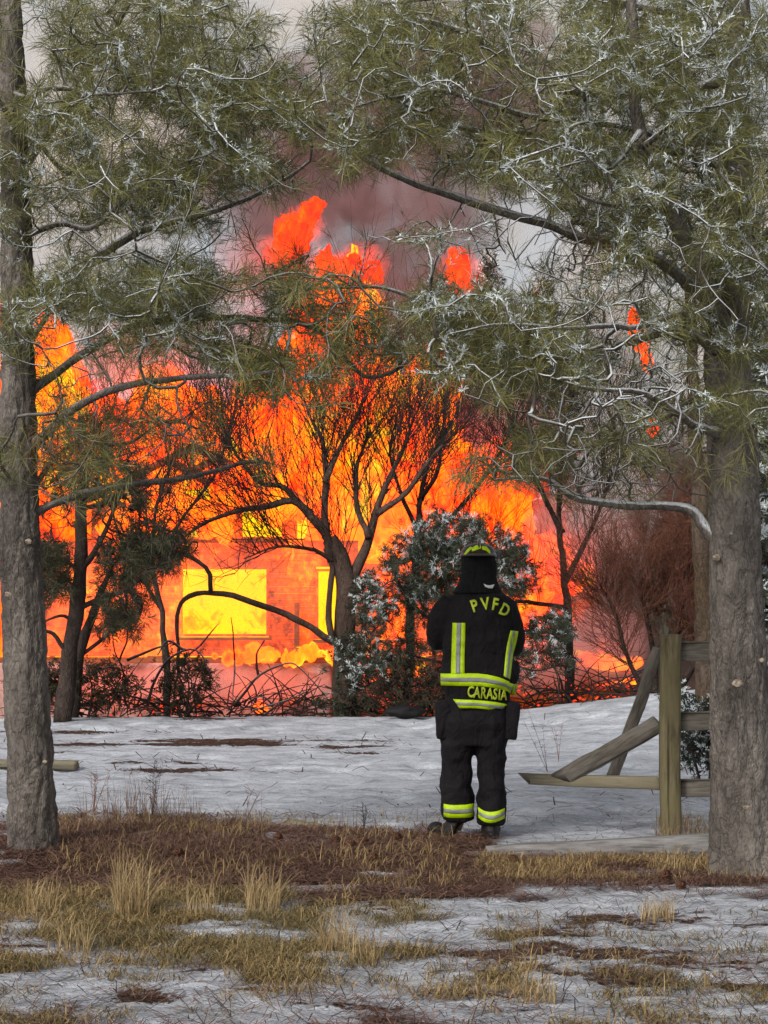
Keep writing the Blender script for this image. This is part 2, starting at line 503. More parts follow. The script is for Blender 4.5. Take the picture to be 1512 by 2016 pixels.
# ------------------------------------------------------------------ smoke
def blob_fall(t, blobs, nz, na=0.9, w=0.45, dy=0.8):
    fall = None
    for b_ in blobs:
        c_ = W(b_[0], b_[1], b_[4]); k_ = b_[4] / F
        rx_ = b_[2] * k_; ry_ = max(b_[2] * k_ * dy, .12); rz_ = b_[3] * k_
        q_ = t.n('VectorMath', operation='MULTIPLY_ADD', x0=t.n('NewGeometry').outputs['Position'], x1=(1 / rx_, 1 / ry_, 1 / rz_), x2=(-c_[0] / rx_, -c_[1] / ry_, -c_[2] / rz_)).outputs[0]
        l_ = t.n('VectorMath', operation='LENGTH', x0=q_).outputs['Value']
        m_ = t.math('SUBTRACT', 1.0, l_)
        fall = m_ if fall is None else t.math('MAXIMUM', fall, m_)
    fall = t.math('ADD', fall, t.math('MULTIPLY', t.math('SUBTRACT', nz, 0.5), na))
    fall = t.ramp(fall, [(0.0, 0.0), (w, 1.0)], 'EASE')
    return fall
def gas(label, blobs, color, strength, sc=1.2, lo=0.45, hi=0.7, step=0.35, grow_=1.0):
    """thin burning gas round the solid flames, or an added glow: it only gives off light"""
    bl = [(b[0], b[1], b[2] * grow_, b[3] * grow_, b[4]) for b in blobs]
    V, Fc = lobes(bl, 0.0, 0.8)
    o, co, no = remesh('gas_and_glow', V, Fc, 0.25, 1)
    t = NT('gas_and_glow')
    tilt = t.coord((1, 1, 0.55), (0, math.radians(-24), 0))
    warp = t.n('VectorMath', operation='SCALE', x0=t.n('TexNoise', i_Scale=0.9 * sc, i_Detail=2.0, i_Vector=tilt).outputs[1], i_Scale=0.9).outputs[0]
    v = t.n('VectorMath', operation='ADD', x0=tilt, x1=warp).outputs[0]
    nz = t.noise(1.7 * sc, 5, 0.66, v)
    fall = blob_fall(t, bl, nz, 2.2, 0.8)
    d = t.math('MULTIPLY', t.math('MULTIPLY', fall, t.ramp(nz, [(lo, 0.0), (hi, 1.0)])), strength)
    em = t.n('Emission', i_Color=color, i_Strength=d)
    t.put(t.out.inputs['Volume'], em.outputs[0])
    t.m.cycles.volume_step_rate = step
    o.data.materials.clear(); o.data.materials.append(t.m)
    return tag(o, label, 'flames', kind='stuff')
def smoke(name, label, blobs, color, dens, scale=0.35, aniso=0.2, lo=0.42, hi=0.62, base=0.0, voxel=0.6, absorb=None, rough=0.55):
    V, Fc = lobes(blobs, 0.0, 0.8)
    o, co, no = remesh(name, V, Fc, voxel, 3)
    co += no * ((fbm(co * 0.3, 3, 66) - 0.5) * 2.0 * voxel)[:, None]
    set_co(o, co)
    t = NT(name)
    w = t.coord((1, 1, 0.8), (0, 0.4, 0))
    nz = t.noise(scale, 5, rough, w, 0.6)
    fall = blob_fall(t, blobs, nz)
    d = t.math('MULTIPLY', fall, t.math('ADD', t.math('MULTIPLY', t.ramp(nz, [(lo, 0.0), (hi, 1.0)]), dens), base))
    pv = t.n('VolumePrincipled', i_Color=color, i_Density=d, i_Anisotropy=aniso)
    if absorb: t.put(pv.inputs['Absorption Color'], absorb)
    t.put(t.out.inputs['Volume'], pv.outputs[0])
    o.data.materials.clear(); o.data.materials.append(t.m)
    return tag(o, label, 'smoke', kind='stuff')
gas('thin ragged flames licking off the top of the main fire', TOP, (1.0, 0.055, 0.008), 4.0, 1.3, 0.46, 0.66, 0.2)
gas('wispy red flames torn up into the dark smoke at the very top', TONG, (1.0, 0.05, 0.012), 5.0, 3.2, 0.47, 0.66, 0.12)
gas('low rolling orange fire over the collapsed wing', [(1060, 1260, 90, 90, 41.5), (1180, 1290, 90, 40, 40.5), (980, 1240, 80, 80, 41.5), (1140, 1180, 70, 70, 42)], (1.0, 0.10, 0.02), 2.2, 1.5, 0.46, 0.68, 0.3)
gas('added red glow standing for firelight along the foot of the house', [(200, 1350, 220, 60, 36.3), (480, 1350, 220, 60, 36.3), (780, 1340, 120, 80, 38)], (1.0, 0.12, 0.04), 0.8, 1.6, 0.36, 0.68, 0.3)  # glowing volume added so the foundation looks lit red by the fire
if SMOKE:  # the rosy and pink smokes carry firelight in their colour
    smoke('smoke', 'dark mauve smoke rolling up above the flames',
          [(600, 300, 260, 230, 50), (760, 430, 260, 190, 49), (900, 200, 260, 240, 51), (560, 480, 180, 160, 49), (820, 600, 190, 120, 48), (850, 850, 200, 160, 47)],
          (0.52, 0.38, 0.38), 2.0, 0.55, 0.2, 0.45, 0.58, 0.08, 0.8, None, 0.68)
    smoke('smoke', 'pale grey and cream smoke drifting over the whole sky',
          [(100, 200, 420, 420, 64), (600, 80, 420, 300, 66), (1150, 250, 420, 420, 64), (1500, 600, 380, 420, 62), (1200, 750, 320, 320, 60), (-100, 600, 350, 400, 62), (300, 620, 260, 200, 60)],
          (1.0, 0.955, 0.88), 0.42, 0.22, -0.25, 0.44, 0.64, 0.015, 1.0)
    smoke('smoke', 'smoke tinted rosy for firelight, boiling round the left of the flames',
          [(280, 700, 170, 75, 38.6), (440, 640, 110, 110, 39.5), (480, 520, 90, 90, 41)],
          (0.85, 0.60, 0.60), 1.2, 0.5, 0.2, 0.36, 0.62, 0.12, 0.35)
    smoke('smoke', 'smoke tinted pink for firelight, drifting low over the collapsed wing behind the fence',
          [(1060, 1290, 150, 95, 38.2), (1190, 1270, 110, 110, 38.4), (1150, 1060, 130, 130, 39), (1010, 850, 120, 110, 39.5)],
          (0.85, 0.62, 0.60), 0.9, 0.55, 0.2, 0.36, 0.62, 0.15, 0.35)
    smoke('smoke', 'thin veil of smoke tinted for fire glow, hanging before the whole house front',
          [(300, 1200, 380, 230, 35.0), (750, 1150, 300, 270, 35.0), (1080, 1200, 200, 190, 35.5)],
          (0.92, 0.70, 0.66), 0.07, 0.6, 0.2, 0.40, 0.66, 0.015, 0.5)
    smoke('smoke', 'thin smoke tinted pink for firelight, curling along the foundation wall',
          [(420, 1350, 300, 42, 35.9), (120, 1340, 150, 45, 35.9)],
          (0.85, 0.62, 0.60), 1.2, 0.9, 0.2, 0.42, 0.66, 0.05, 0.2)
# ------------------------------------------------------------------ the burning house
HY = 38.0
def hx(px): return (px - 756) / F * HY
def hz(py): return W(756, py, HY)[2]
def mat_burn_wood(name, amt):
    t = NT(name)
    w = t.coord((0.5, 1, 6))
    wood = t.ramp(t.noise(6, 5, 0.6, w), [(0.3, (0.05, 0.022, 0.012)), (0.7, (0.22, 0.10, 0.05))])
    v = t.coord((1, 1, 0.7), (0, -0.4, 0))
    n = t.math('ADD', t.math('MULTIPLY', t.noise(1.1, 4, 0.6, v), 0.5), t.math('MULTIPLY', t.noise(9, 6, 0.75, v), 0.5))
    glow = t.ramp(n, [(0.38, (0.12, 0.006, 0.001)), (0.45, (0.55, 0.035, 0.003)), (0.52, (0.95, 0.08, 0.004)), (0.57, (1.0, 0.17, 0.006)), (0.64, (1.0, 0.42, 0.01))])
    return t.pbr(wood, 0.9, t.bump(n, 0.5, 0.02), 0.1, Emission_Color=glow, Emission_Strength=amt)
M_BURN_GLARE = mat_burn_wood('burning_glare_siding', 1.5)  # glow of burning boards, also painting the fire glare that veils the wall
M_CHAR = mat_burn_wood('charred_timber', 0.18)
t = NT('firelit_plaster')  # pink of the firelight is mixed into the plaster colour
n = t.noise(1.1, 6, 0.7, None, 0.8)
M_FOUND = t.pbr(t.ramp(n, [(0.36, (0.03, 0.012, 0.010)), (0.46, (0.20, 0.10, 0.085)), (0.56, (0.50, 0.30, 0.26)), (0.72, (0.62, 0.42, 0.37))]), 0.9, t.bump(t.noise(12, 4), 0.4, 0.03), 0.1,
                Emission_Color=(1.0, 0.10, 0.03), Emission_Strength=0.0)
house = empty('burning_house', (hx(330), HY, -1.1), 'two storey timber house engulfed in orange fire, windows glowing yellow', 'house')
def bx(name, x0, x1, y0, y1, z0, z1, mat, par=None, bev=0.0, M=None):
    bm = bmesh.new()
    box_bm(bm, ((x0 + x1) / 2, (y0 + y1) / 2, (z0 + z1) / 2), abs(x1 - x0), abs(y1 - y0), abs(z1 - z0), M, bev)
    return bm_obj(name, bm, mat, par)
# openings (px rectangles) : x0, x1, ytop, ybottom
ops = [(355, 530, 1116, 1253), (622, 667, 1120, 1258), (745, 800, 1130, 1258)]
ups = [(292, 452, 1008, 1062), (472, 560, 995, 1062)]
def boards(px0, px1, ptop, pbot, holes, step=13.0):
    p = ptop
    k = 0
    while p < pbot - 1:
        q = min(p + step, pbot)
        segs = [(px0, px1)]
        for (a, b, t0, b0) in holes:
            if q > t0 + 1 and p < b0 - 1:
                ns = []
                for s0, s1 in segs:
                    if a <= s0 and b >= s1: continue
                    if a > s0 and a < s1: ns.append((s0, a))
                    if b > s0 and b < s1: ns.append((b, s1))
                    if b <= s0 or a >= s1: ns.append((s0, s1))
                segs = ns
        for s0, s1 in segs:
            dy = 0.012 * ((k * 7) % 3)
            bx('siding_board', hx(s0), hx(s1), HY - 0.05 - dy, HY + 0.12, hz(q) + 0.0015, hz(p) - 0.0015, M_BURN_GLARE, house, 0.014)
        p = q; k += 1
boards(60, 705, 1064, 1292, ops)
boards(709, 850, 1110, 1292, ops, 14)
boards(180, 585, 990, 1060, ups)
def window(px0, px1, pt, pb, mull):
    f = bmesh.new()
    x0, x1, z0, z1 = hx(px0), hx(px1), hz(pb), hz(pt)
    w = 0.05
    for a, b, c, d in ((x0, x1, z1 - w, z1), (x0, x1, z0, z0 + w), (x0, x0 + w, z0 + w, z1 - w), (x1 - w, x1, z0 + w, z1 - w)):
        box_bm(f, ((a + b) / 2, HY - 0.03, (c + d) / 2), b - a - 0.004, 0.22, d - c - 0.004)
    for m in mull:
        xm = x0 + (x1 - x0) * m
        box_bm(f, (xm, HY, (z0 + z1) / 2), 0.045, 0.08, z1 - z0 - 2 * w - 0.01)
    wo_ = bm_obj('window', f, M_BURN_GLARE, house)
    s = bx('sill', x0 - 0.06, x1 + 0.06, HY - 0.22, HY - 0.145, z0 - 0.07, z0 - 0.012, M_CHAR, wo_)
    return wo_
window(355, 530, 1116, 1253, [])
window(622, 667, 1120, 1258, [])
window(745, 800, 1130, 1258, [0.5])
window(292, 452, 1008, 1062, [0.5])
window(472, 560, 995, 1062, [])
# fire in the rooms behind the windows
rooms = flames('fire', [(440, 1180, 150, 125, 39.6), (380, 1190, 110, 115, 39.6), (500, 1190, 90, 115, 39.6), (645, 1185, 60, 120, 39.4), (400, 1035, 200, 75, 39.8), (520, 1025, 90, 75, 39.8)], M_HOT, 0.12, 0.15, 0.0)
tag(rooms, 'yellow white-hot fire filling the rooms behind the windows', 'fire', kind='stuff')
# beams, posts, foundation
bx('floor_beam', hx(-80), hx(850), HY - 0.18, HY + 0.1, hz(1304), hz(1294), M_CHAR, house, 0.01)
bx('floor_beam', hx(160), hx(600), HY - 0.16, HY + 0.1, hz(1063.5), hz(1060.5), M_CHAR, house)
bx('foundation', hx(-120), hx(652), HY - 0.35, HY + 3.0, -1.6, hz(1304.5), M_FOUND, house, 0.02)
bx('cellar_opening', hx(462), hx(500), HY - 0.36, HY - 0.1, hz(1372), hz(1338), M_CHAR, house, 0.02)
for px, a, b in ((586, 1186, 1292), (706, 1105, 1293), (354, 1064, 1115)):
    bx('post', hx(px) - 0.05, hx(px) + 0.05, HY - 0.32, HY - 0.22, hz(b), hz(a), M_CHAR, house, 0.01)
for px0, py0, px1, py1 in ((170, 985, 380, 880), (600, 985, 380, 880), (250, 1000, 430, 900), (480, 990, 330, 905)):
    a, b = W(px0, py0, HY + 1.0), W(px1, py1, HY + 1.6)
    tb = Tubes(); tb.add(np.linspace(a, b, 6), 0.08, 4); tb.build('rafter', M_CHAR, house)
# side and rear walls so the house stands as a volume
bx('side_wall', hx(60) - 0.1, hx(60), HY + 0.13, HY + 7, -1.2, hz(1064), M_CHAR, house)
bx('side_wall', hx(850), hx(850) + 0.1, HY + 0.13, HY + 7, -1.2, hz(1110), M_CHAR, house)
# fire along the deck edge
o = flame('row of small yellow flames burning along the porch floor', [(425 + k * 17 + 9 * math.sin(k * 7.1), 1288 + 3 * math.sin(k * 2.3), 6 + 6 * abs(math.sin(k * 4.7)), 6 + 14 * abs(math.sin(k * 5.3)) ** 2, 37.6) for k in range(15)] , M_FIRE, 0.022, 0.20, 0.9)
flame('small flame at the foot of the foundation, left of the dark green shrub', [(326, 1390, 10, 12, 36.8), (340, 1393, 12, 8, 36.8)], M_FIRE, 0.02, 0.1, 0.85)
flame('small flame at the foot of the foundation under the glowing window', [(512, 1390, 12, 14, 36.8), (520, 1394, 10, 8, 36.8)], M_FIRE, 0.02, 0.1, 0.85)
flame('yellow flame low beside the left pine trunk', [(92, 1282, 24, 16, 38.6)], M_FIRE, 0.05, 0.1, 0.5)
flame('yellow streaked flames curling over the upper windows of the house', [(320, 1035, 60, 26, 37.4), (420, 1030, 50, 34, 37.5), (560, 1010, 40, 40, 37.4), (260, 1040, 50, 40, 37.5), (350, 990, 60, 40, 37.7), (480, 960, 70, 50, 37.8)], M_FIRE, 0.07, 0.4, 0.4)
gas('orange flames streaming across the front of the house', [(300, 1000, 120, 60, 37.2), (560, 1000, 90, 60, 37.2), (280, 1140, 90, 90, 37.2), (578, 1150, 45, 110, 37.2), (180, 1180, 120, 110, 37.2), (800, 1200, 110, 110, 37.4)], (1.0, 0.11, 0.008), 4.0, 1.8, 0.50, 0.68, 0.2)
# collapsed wing
ruin = empty('collapsed_wing', (W(1130, 1380, 39.5)[0], 39.5, -1.15), 'collapsed smouldering wing of the house with fallen beams, behind the fence', 'ruin')
rr = random.Random(5)
for k in range(16):
    a = W(rr.uniform(860, 1260), rr.uniform(1320, 1400), rr.uniform(39, 41)); a[2] = max(a[2], -1.1)
    b = a + np.array([rr.uniform(-1.6, 1.6), rr.uniform(-.4, .4), rr.uniform(-0.1, 0.7)])
    tb = Tubes(); tb.add(np.linspace(a, b, 4), rr.uniform(0.05, 0.1), 4); tb.build('fallen_beam', M_CHAR, ruin)
bx('broken_wall', W(860, 1380, 41)[0], W(1010, 1380, 41)[0], 41, 41.2, -1.2, W(0, 1290, 41)[2], M_CHAR, ruin)
bx('broken_wall', W(1014, 1380, 41)[0], W(1240, 1380, 41)[0], 41.05, 41.25, -1.2, W(0, 1318, 41)[2], M_CHAR, ruin)
# ------------------------------------------------------------------ trees
M_PBARK = mat_bark('pine_bark', (0.03, 0.025, 0.022), (0.105, 0.090, 0.078), (0.25, 0.220, 0.190), 1.0, True)
M_PBARK_FAR = mat_bark('far_pine_bark', (0.03, 0.022, 0.018), (0.09, 0.065, 0.05), (0.16, 0.12, 0.09), 0.6, True, (0.10, 0.062, 0.02))
M_BARE = mat_bark('bare_tree_bark', (0.018, 0.012, 0.010), (0.05, 0.036, 0.03), (0.10, 0.075, 0.062), 0.8, True)
def mat_twig(name, a, b, lo=0.55, hi=0.85):
    t = NT(name)
    base = t.ramp(t.noise(25, 4, 0.6), [(0.3, a), (0.7, b)])
    sn = t.math('MULTIPLY', t.ramp(t.math('ADD', t.up(), t.math('MULTIPLY', t.noise(9, 3, 0.6), 0.9)), [(lo, 0.0), (hi, 1.0)]), t.attr('snow').outputs['Fac'])
    return t.pbr(t.mix(sn, base, (0.72, 0.75, 0.77)), 0.85, None, 0.2)
M_TWIG = mat_twig('pine_twig', (0.050, 0.040, 0.033), (0.16, 0.13, 0.11), 0.5, 0.85)
M_BTWIG = mat_twig('bare_twig', (0.022, 0.014, 0.012), (0.07, 0.048, 0.042))
def mat_needle(name):
    t = NT(name)
    c = t.attr('tint').outputs['Color']
    b = t.n('BsdfPrincipled', i_Base_Color=c, i_Roughness=0.55)
    b.inputs['Specular IOR Level'].default_value = 0.35
    tr = t.n('BsdfTranslucent', i_Color=c)
    mx = t.n('MixShader', x0=0.22, x1=b.outputs[0], x2=tr.outputs[0])
    t.put(t.out.inputs['Surface'], mx.outputs[0])
    return t.m
M_NEEDLE = mat_needle('needles')
t = NT('needle_snow')
M_NSNOW = t.pbr(t.ramp(t.noise(18, 3), [(0.35, (0.50, 0.56, 0.53)), (0.65, (0.80, 0.85, 0.86))]), 0.75, None, 0.2)

def needles(P, D, N, L, w, spread=0.85, along=0.14, tint=((0.085, 0.095, 0.035), (0.03, 0.04, 0.02)), upb=0.0, r=rng, tvar=None):
    """tufts at P pointing along D: N needles each, as V, F, tint"""
    T = len(P)
    D = D / (np.linalg.norm(D, axis=1, keepdims=True) + 1e-9)
    R = r.normal(size=(T, N, 3)); R /= np.linalg.norm(R, axis=2, keepdims=True)
    R[..., 2] += upb
    a = r.uniform(0.35, 1.15, (T, N, 1))
    d = D[:, None] * a + R * spread
    d /= np.linalg.norm(d, axis=2, keepdims=True)
    s = P[:, None] - D[:, None] * (r.uniform(0, 1, (T, N, 1)) ** 1.4) * along
    ln = L * r.uniform(0.65, 1.1, (T, N, 1))
    tip = s + d * ln
    tip[..., 2] -= (0.10 * ln[..., 0])
    q = np.cross(d, r.normal(size=(T, N, 3)))
    q /= np.linalg.norm(q, axis=2, keepdims=True) + 1e-9
    mid = s + d * ln * 0.55
    V = np.stack([s - q * w * 0.3, mid - q * w * 0.5, tip, mid + q * w * 0.5], 2).reshape(-1, 3)
    i = np.arange(T * N)[:, None] * 4
    Fq = np.concatenate([i, i + 1, i + 2, i + 3], 1)
    f = r.uniform(0, 1, (T, 1, 1)) * 0.7 + r.uniform(0, 1, (T, N, 1)) * 0.3
    c = np.array(tint[0]) * f + np.array(tint[1]) * (1 - f)
    if tvar is not None: c = c * (1 - tvar[:, None, :1]) + np.array([0.20, 0.10, 0.035]) * tvar[:, None, :1]
    C = np.repeat(c.reshape(-1, 3), 4, 0)
    return V, Fq, C
def needle_obj(name, parts, mat, parent):
    Vs, Fs, Cs, n = [], [], [], 0
    for V, Fq, C in parts:
        Vs.append(V); Fs.append(Fq + n); Cs.append(C); n += len(V)
    me = np_mesh(name, np.concatenate(Vs), np.concatenate(Fs), False, {'tint': np.concatenate(Cs)})
    o = link(name, me, parent, mat)
    o['kind'] = 'stuff'
    return o

def grow(limbs, att, r, step=0.07, bend=0.45, up=0.25, tip_r=0.0030, expo=0.38, jit=0.007, maxlen=1.4):
    """attach every attractor to the growing branch net by a curved twig"""
    nodes, par, tan = [], [], []
    for P in limbs:
        seg = np.linalg.norm(np.diff(P, axis=0), axis=1).sum()
        Q = smooth_path(P, max(4, int(seg / 0.06)))
        q0 = int(len(Q) * 0.12)
        tg = np.gradient(Q, axis=0)
        for i in range(q0, len(Q)):
            nodes.append(Q[i]); par.append(-1); tan.append(tg[i] / (np.linalg.norm(tg[i]) + 1e-9))
    nl = len(nodes)
    cap = nl + len(att) * 24
    ND = np.zeros((cap, 3)); ND[:nl] = nodes
    TN = np.zeros((cap, 3)); TN[:nl] = tan
    PR = np.full(cap, -1)
    n = nl
    d0 = np.array([np.min(((ND[:nl] - a) ** 2).sum(1)) for a in att])
    order = np.argsort(d0)
    twigs, tips = [], []
    for ai in order:
        a = att[ai]
        dd = ((ND[:n] - a) ** 2).sum(1)
        j = int(np.argmin(dd))
        dist = math.sqrt(dd[j])
        if dist < 0.05 or dist > maxlen: continue
        p = ND[j]
        v = a - p
        side = v / dist
        t0 = TN[j] * 0.8 + side * 0.45
        t1 = side * 0.8 + np.array([0, 0, up]) + r.normal(0, 0.18, 3)
        k = max(2, min(20, int(dist / step)))
        s = np.linspace(0, 1, k + 1)[:, None]
        c1 = p + t0 * dist * bend; c2 = a - t1 * dist * bend * 0.8
        B = (1 - s) ** 3 * p + 3 * (1 - s) ** 2 * s * c1 + 3 * (1 - s) * s ** 2 * c2 + s ** 3 * a
        B[1:-1] += r.normal(0, jit, (k - 1, 3))
        tg = np.gradient(B, axis=0); tg /= np.linalg.norm(tg, axis=1, keepdims=True) + 1e-9
        idx = [j] + list(range(n, n + k))
        ND[n:n + k] = B[1:]; TN[n:n + k] = tg[1:]
        PR[n:n + k] = idx[:-1]
        twigs.append(idx); tips.append((n + k - 1, ai))
        n += k
    cnt = np.zeros(n)
    for i, _ in tips: cnt[i] += 1
    for i in range(n - 1, nl - 1, -1):
        if PR[i] >= 0: cnt[PR[i]] += cnt[i]
    rad = tip_r * np.maximum(cnt, 1) ** expo
    return ND[:n], TN[:n], rad, twigs, tips, nl

def in_ellipses(spec, Yc, Ys, r):
    """spec rows (cx, cy, rx, ry, n[, snow, tuft, brown]) in picture units, spread in depth about Yc"""
    P, S, K, Bn = [], [], [], []
    for e in spec:
        cx, cy, rx, ry, n = e[:5]
        sn = e[5] if len(e) > 5 else 0.3
        tf = e[6] if len(e) > 6 else 1.0
        br = e[7] if len(e) > 7 else 0.0
        for _ in range(n):
            while True:
                a, b = r.uniform(-1, 1, 2)
                if a * a + b * b < 1: break
            P.append(W(cx + a * rx, cy + b * ry, r.normal(Yc, Ys)))
            S.append(sn); K.append(tf); Bn.append(br)
    return np.array(P), np.array(S), np.array(K), np.array(Bn)

def trunk_mesh(pts, rad, sides=84, rows=760, amp=0.012, s=0):
    P = smooth_path(pts, rows)
    R = np.interp(np.linspace(0, 1, rows), np.linspace(0, 1, len(rad)), rad)
    an = np.arange(sides) / sides * 2 * PI
    dirs = np.stack([np.cos(an), np.sin(an), np.zeros(sides)], -1)
    base = P[:, None] + dirs[None] * R[:, None, None]
    q = base * np.array([9, 9, 3.4])
    h = fbm(q, 4, s) - 0.5
    plate = np.abs(fbm(base * np.array([16, 16, 4.5]), 3, s + 5) - 0.5) * 2
    grit = fbm(base * np.array([38, 38, 20]), 3, s + 15, 0.7) - 0.5
    off = amp * (h * 1.8 + np.minimum(plate * 3, 1) * 1.1 + grit * 1.5 - 0.5)
    lump = (fbm(base * np.array([2.2, 2.2, 1.1]), 3, s + 9) - 0.5) * 0.03
    V = base + dirs[None] * (off + lump)[..., None]
    V = V.reshape(-1, 3)
    i = np.arange(rows - 1)[:, None] * sides
    j = np.arange(sides)[None]; j2 = (j + 1) % sides
    Q = np.stack([i + j, i + j2, i + sides + j2, i + sides + j], -1).reshape(-1, 4)
    return V, Q

def flare(base_r):  # radii multiplier near the root
    return base_r
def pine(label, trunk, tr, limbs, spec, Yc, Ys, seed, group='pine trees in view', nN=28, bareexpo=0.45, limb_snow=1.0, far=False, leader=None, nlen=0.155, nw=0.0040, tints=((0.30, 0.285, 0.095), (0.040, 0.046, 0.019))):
    r = np.random.default_rng(seed)
    bark = M_PBARK_FAR if far else M_PBARK
    root = empty('pine_tree', tuple(trunk[0]), label, 'tree', group)
    V, Q = trunk_mesh(trunk, tr, s=seed)
    me = np_mesh('trunk', V, Q, True, {'snow': np.zeros(len(V))})
    link('trunk', me, root, bark)
    for p, r0, r1, sn in limbs:
        tb = Tubes()
        L = np.linalg.norm(np.diff(p, axis=0), axis=1).sum()
        n = max(8, int(L / 0.05))
        Q = smooth_path(p, n)
        Q[1:-1] += (fbm(Q[1:-1] * 3.5, 2, seed)[:, None] - 0.5) * np.array([0.05, 0.05, 0.07])
        rad = np.linspace(r0, r1, n) * (0.86 + 0.28 * vnoise(Q * 9, seed))
        rad[0] *= 1.5; rad[1] *= 1.2
        tb.add(Q, rad, 10, sn * limb_snow)
        tb.build('limb', bark, root)
    att, S, K, Bn = in_ellipses(spec, Yc, Ys, r)
    ND, TN, rad, twigs, tips, nl = grow([l[0] for l in limbs], att, r)
    tb = Tubes()
    ptip = {}
    for (i, ai) in tips: ptip[i] = ai
    for idx in twigs:
        P = ND[idx]
        rr = np.minimum(rad[idx], 0.02); rr[0] = min(rr[0], rr[1] * 1.15)
        sn = S[ptip[idx[-1]]] if idx[-1] in ptip else 0.3
        tb.add(P, rr, 4, min(1.0, sn * 2.2 + 0.1), caps=False)
    o = tb.build('twigs', M_TWIG, root); o['kind'] = 'stuff'
    tp = np.array([t[0] for t in tips]); ta = np.array([t[1] for t in tips])
    keep = r.uniform(size=len(tp)) < K[ta]
    tp, ta = tp[keep], ta[keep]
    if len(tp) == 0: return root
    P0 = ND[tp]; D0 = TN[tp] + np.array([0, 0, 0.15])
    parts = []
    br = (r.uniform(size=(len(tp), 1)) < Bn[ta][:, None]) * 1.0
    parts.append(needles(P0, D0, nN, nlen, nw, 0.75, 0.10, tints, r=r, tvar=br))
    # second whorl further back on the shoot and a short side shoot
    P1 = P0 - TN[tp] * 0.13
    parts.append(needles(P1, D0, nN // 2, nlen, nw, 0.8, 0.12, tints, r=r, tvar=br))
    side = r.normal(size=(len(tp), 3)); side -= (side * TN[tp]).sum(1, keepdims=True) * TN[tp]
    side /= np.linalg.norm(side, axis=1, keepdims=True)
    P2 = P0 - TN[tp] * 0.10 + side * 0.10
    parts.append(needles(P2, D0 + side * 1.3, nN // 2, nlen * 0.9, nw, 0.7, 0.10, tints, r=r, tvar=br))
    needle_obj('foliage', parts, M_NEEDLE, root)
    m = r.uniform(size=len(tp)) < S[ta]
    if m.any():
        grey = ((.6, .6, .6), (.6, .6, .6))
        ends = {tw[-1]: tw for tw in twigs}
        BP, BD = [], []
        for i_ in tp[m]:
            tw = ends[i_]
            for q_ in tw[-min(len(tw), 6):]:
                BP.append(ND[q_] + r.normal(0, 0.008, 3)); BD.append(TN[q_])
        BP, BD = np.array(BP), np.array(BD)
        sp = [needles(BP, BD, 14, 0.034, 0.0062, 1.1, 0.08, grey, upb=0.5, r=r),
              needles(P0[m], D0[m], 7, 0.05, 0.0045, 0.9, 0.05, grey, upb=0.35, r=r),
              needles(P2[m], D0[m] + side[m], 14, 0.045, 0.0055, 1.1, 0.10, grey, upb=0.5, r=r)]
        needle_obj('snow', sp, M_NSNOW, root)
    return root

# left pine
YL = 11.5
tl = [W(66, 1700, YL), W(66, 1640, YL), W(60, 1500, YL), W(50, 1300, YL), W(40, 1100, YL), W(36, 900, YL), W(34, 700, YL), W(33, 500, YL), W(30, 300, YL), W(22, 100, YL), W(10, -150, YL), W(0, -420, YL)]
tlr = [0.185, 0.155, 0.140, 0.128, 0.118, 0.113, 0.108, 0.098, 0.085, 0.075, 0.055, 0.03]
lw = [
 (WP([(60, 1012), (130, 985), (200, 962), (350, 938), (440, 922), (525, 912)], YL, YL + 0.5), 0.026, 0.011, 0.1),
 (WP([(60, 880), (100, 845), (140, 808), (220, 768), (330, 745), (450, 738), (560, 728)], YL, YL - 0.6), 0.034, 0.010, 0.15),
 (WP([(55, 775), (110, 735), (165, 695), (260, 645), (400, 622), (520, 628), (640, 655), (720, 745), (800, 715), (850, 655)], YL, YL + 1.1), 0.030, 0.009, 0.2),
 (WP([(45, 600), (100, 555), (165, 520), (250, 470), (300, 452), (380, 428), (470, 398), (560, 355), (610, 318)], YL, YL - 0.3), 0.038, 0.008, 0.8),
 (WP([(300, 452), (345, 375), (388, 275), (418, 165), (402, 60), (380, -20)], YL - 0.1, YL - 0.5), 0.020, 0.008, 0.7),
 (WP([(40, 330), (100, 250), (150, 170), (200, 90), (245, 20), (290, -60)], YL, YL + 0.4), 0.040, 0.016, 0.3),
 (WP([(40, 470), (110, 440), (190, 440), (260, 380), (330, 330), (420, 300)], YL, YL - 0.8), 0.020, 0.006, 0.4),
 (WP([(38, 720), (80, 640), (130, 560), (190, 520), (260, 500), (330, 520)], YL, YL - 1.0), 0.018, 0.006, 0.3),
 (WP([(20, 180), (60, 190), (110, 175), (200, 185), (300, 180)], YL, YL - 0.9), 0.016, 0.006, 0.4),
 (WP([(30, 250), (0, 200), (-60, 120), (-120, 80)], YL, YL - 0.6), 0.02, 0.008, 0.4),
 (WP([(30, 960), (0, 900), (20, 860), (35, 820)], YL, YL - 0.9), 0.012, 0.005, 0.2),
 (WP([(40, 1000), (110, 900), (180, 860), (250, 870), (330, 830), (400, 845)], YL, YL + 1.3), 0.018, 0.005, 0.0),
 (WP([(20, -100), (120, -60), (260, -40), (420, 20), (500, 60)], YL, YL + 0.2), 0.03, 0.008, 0.4),
]
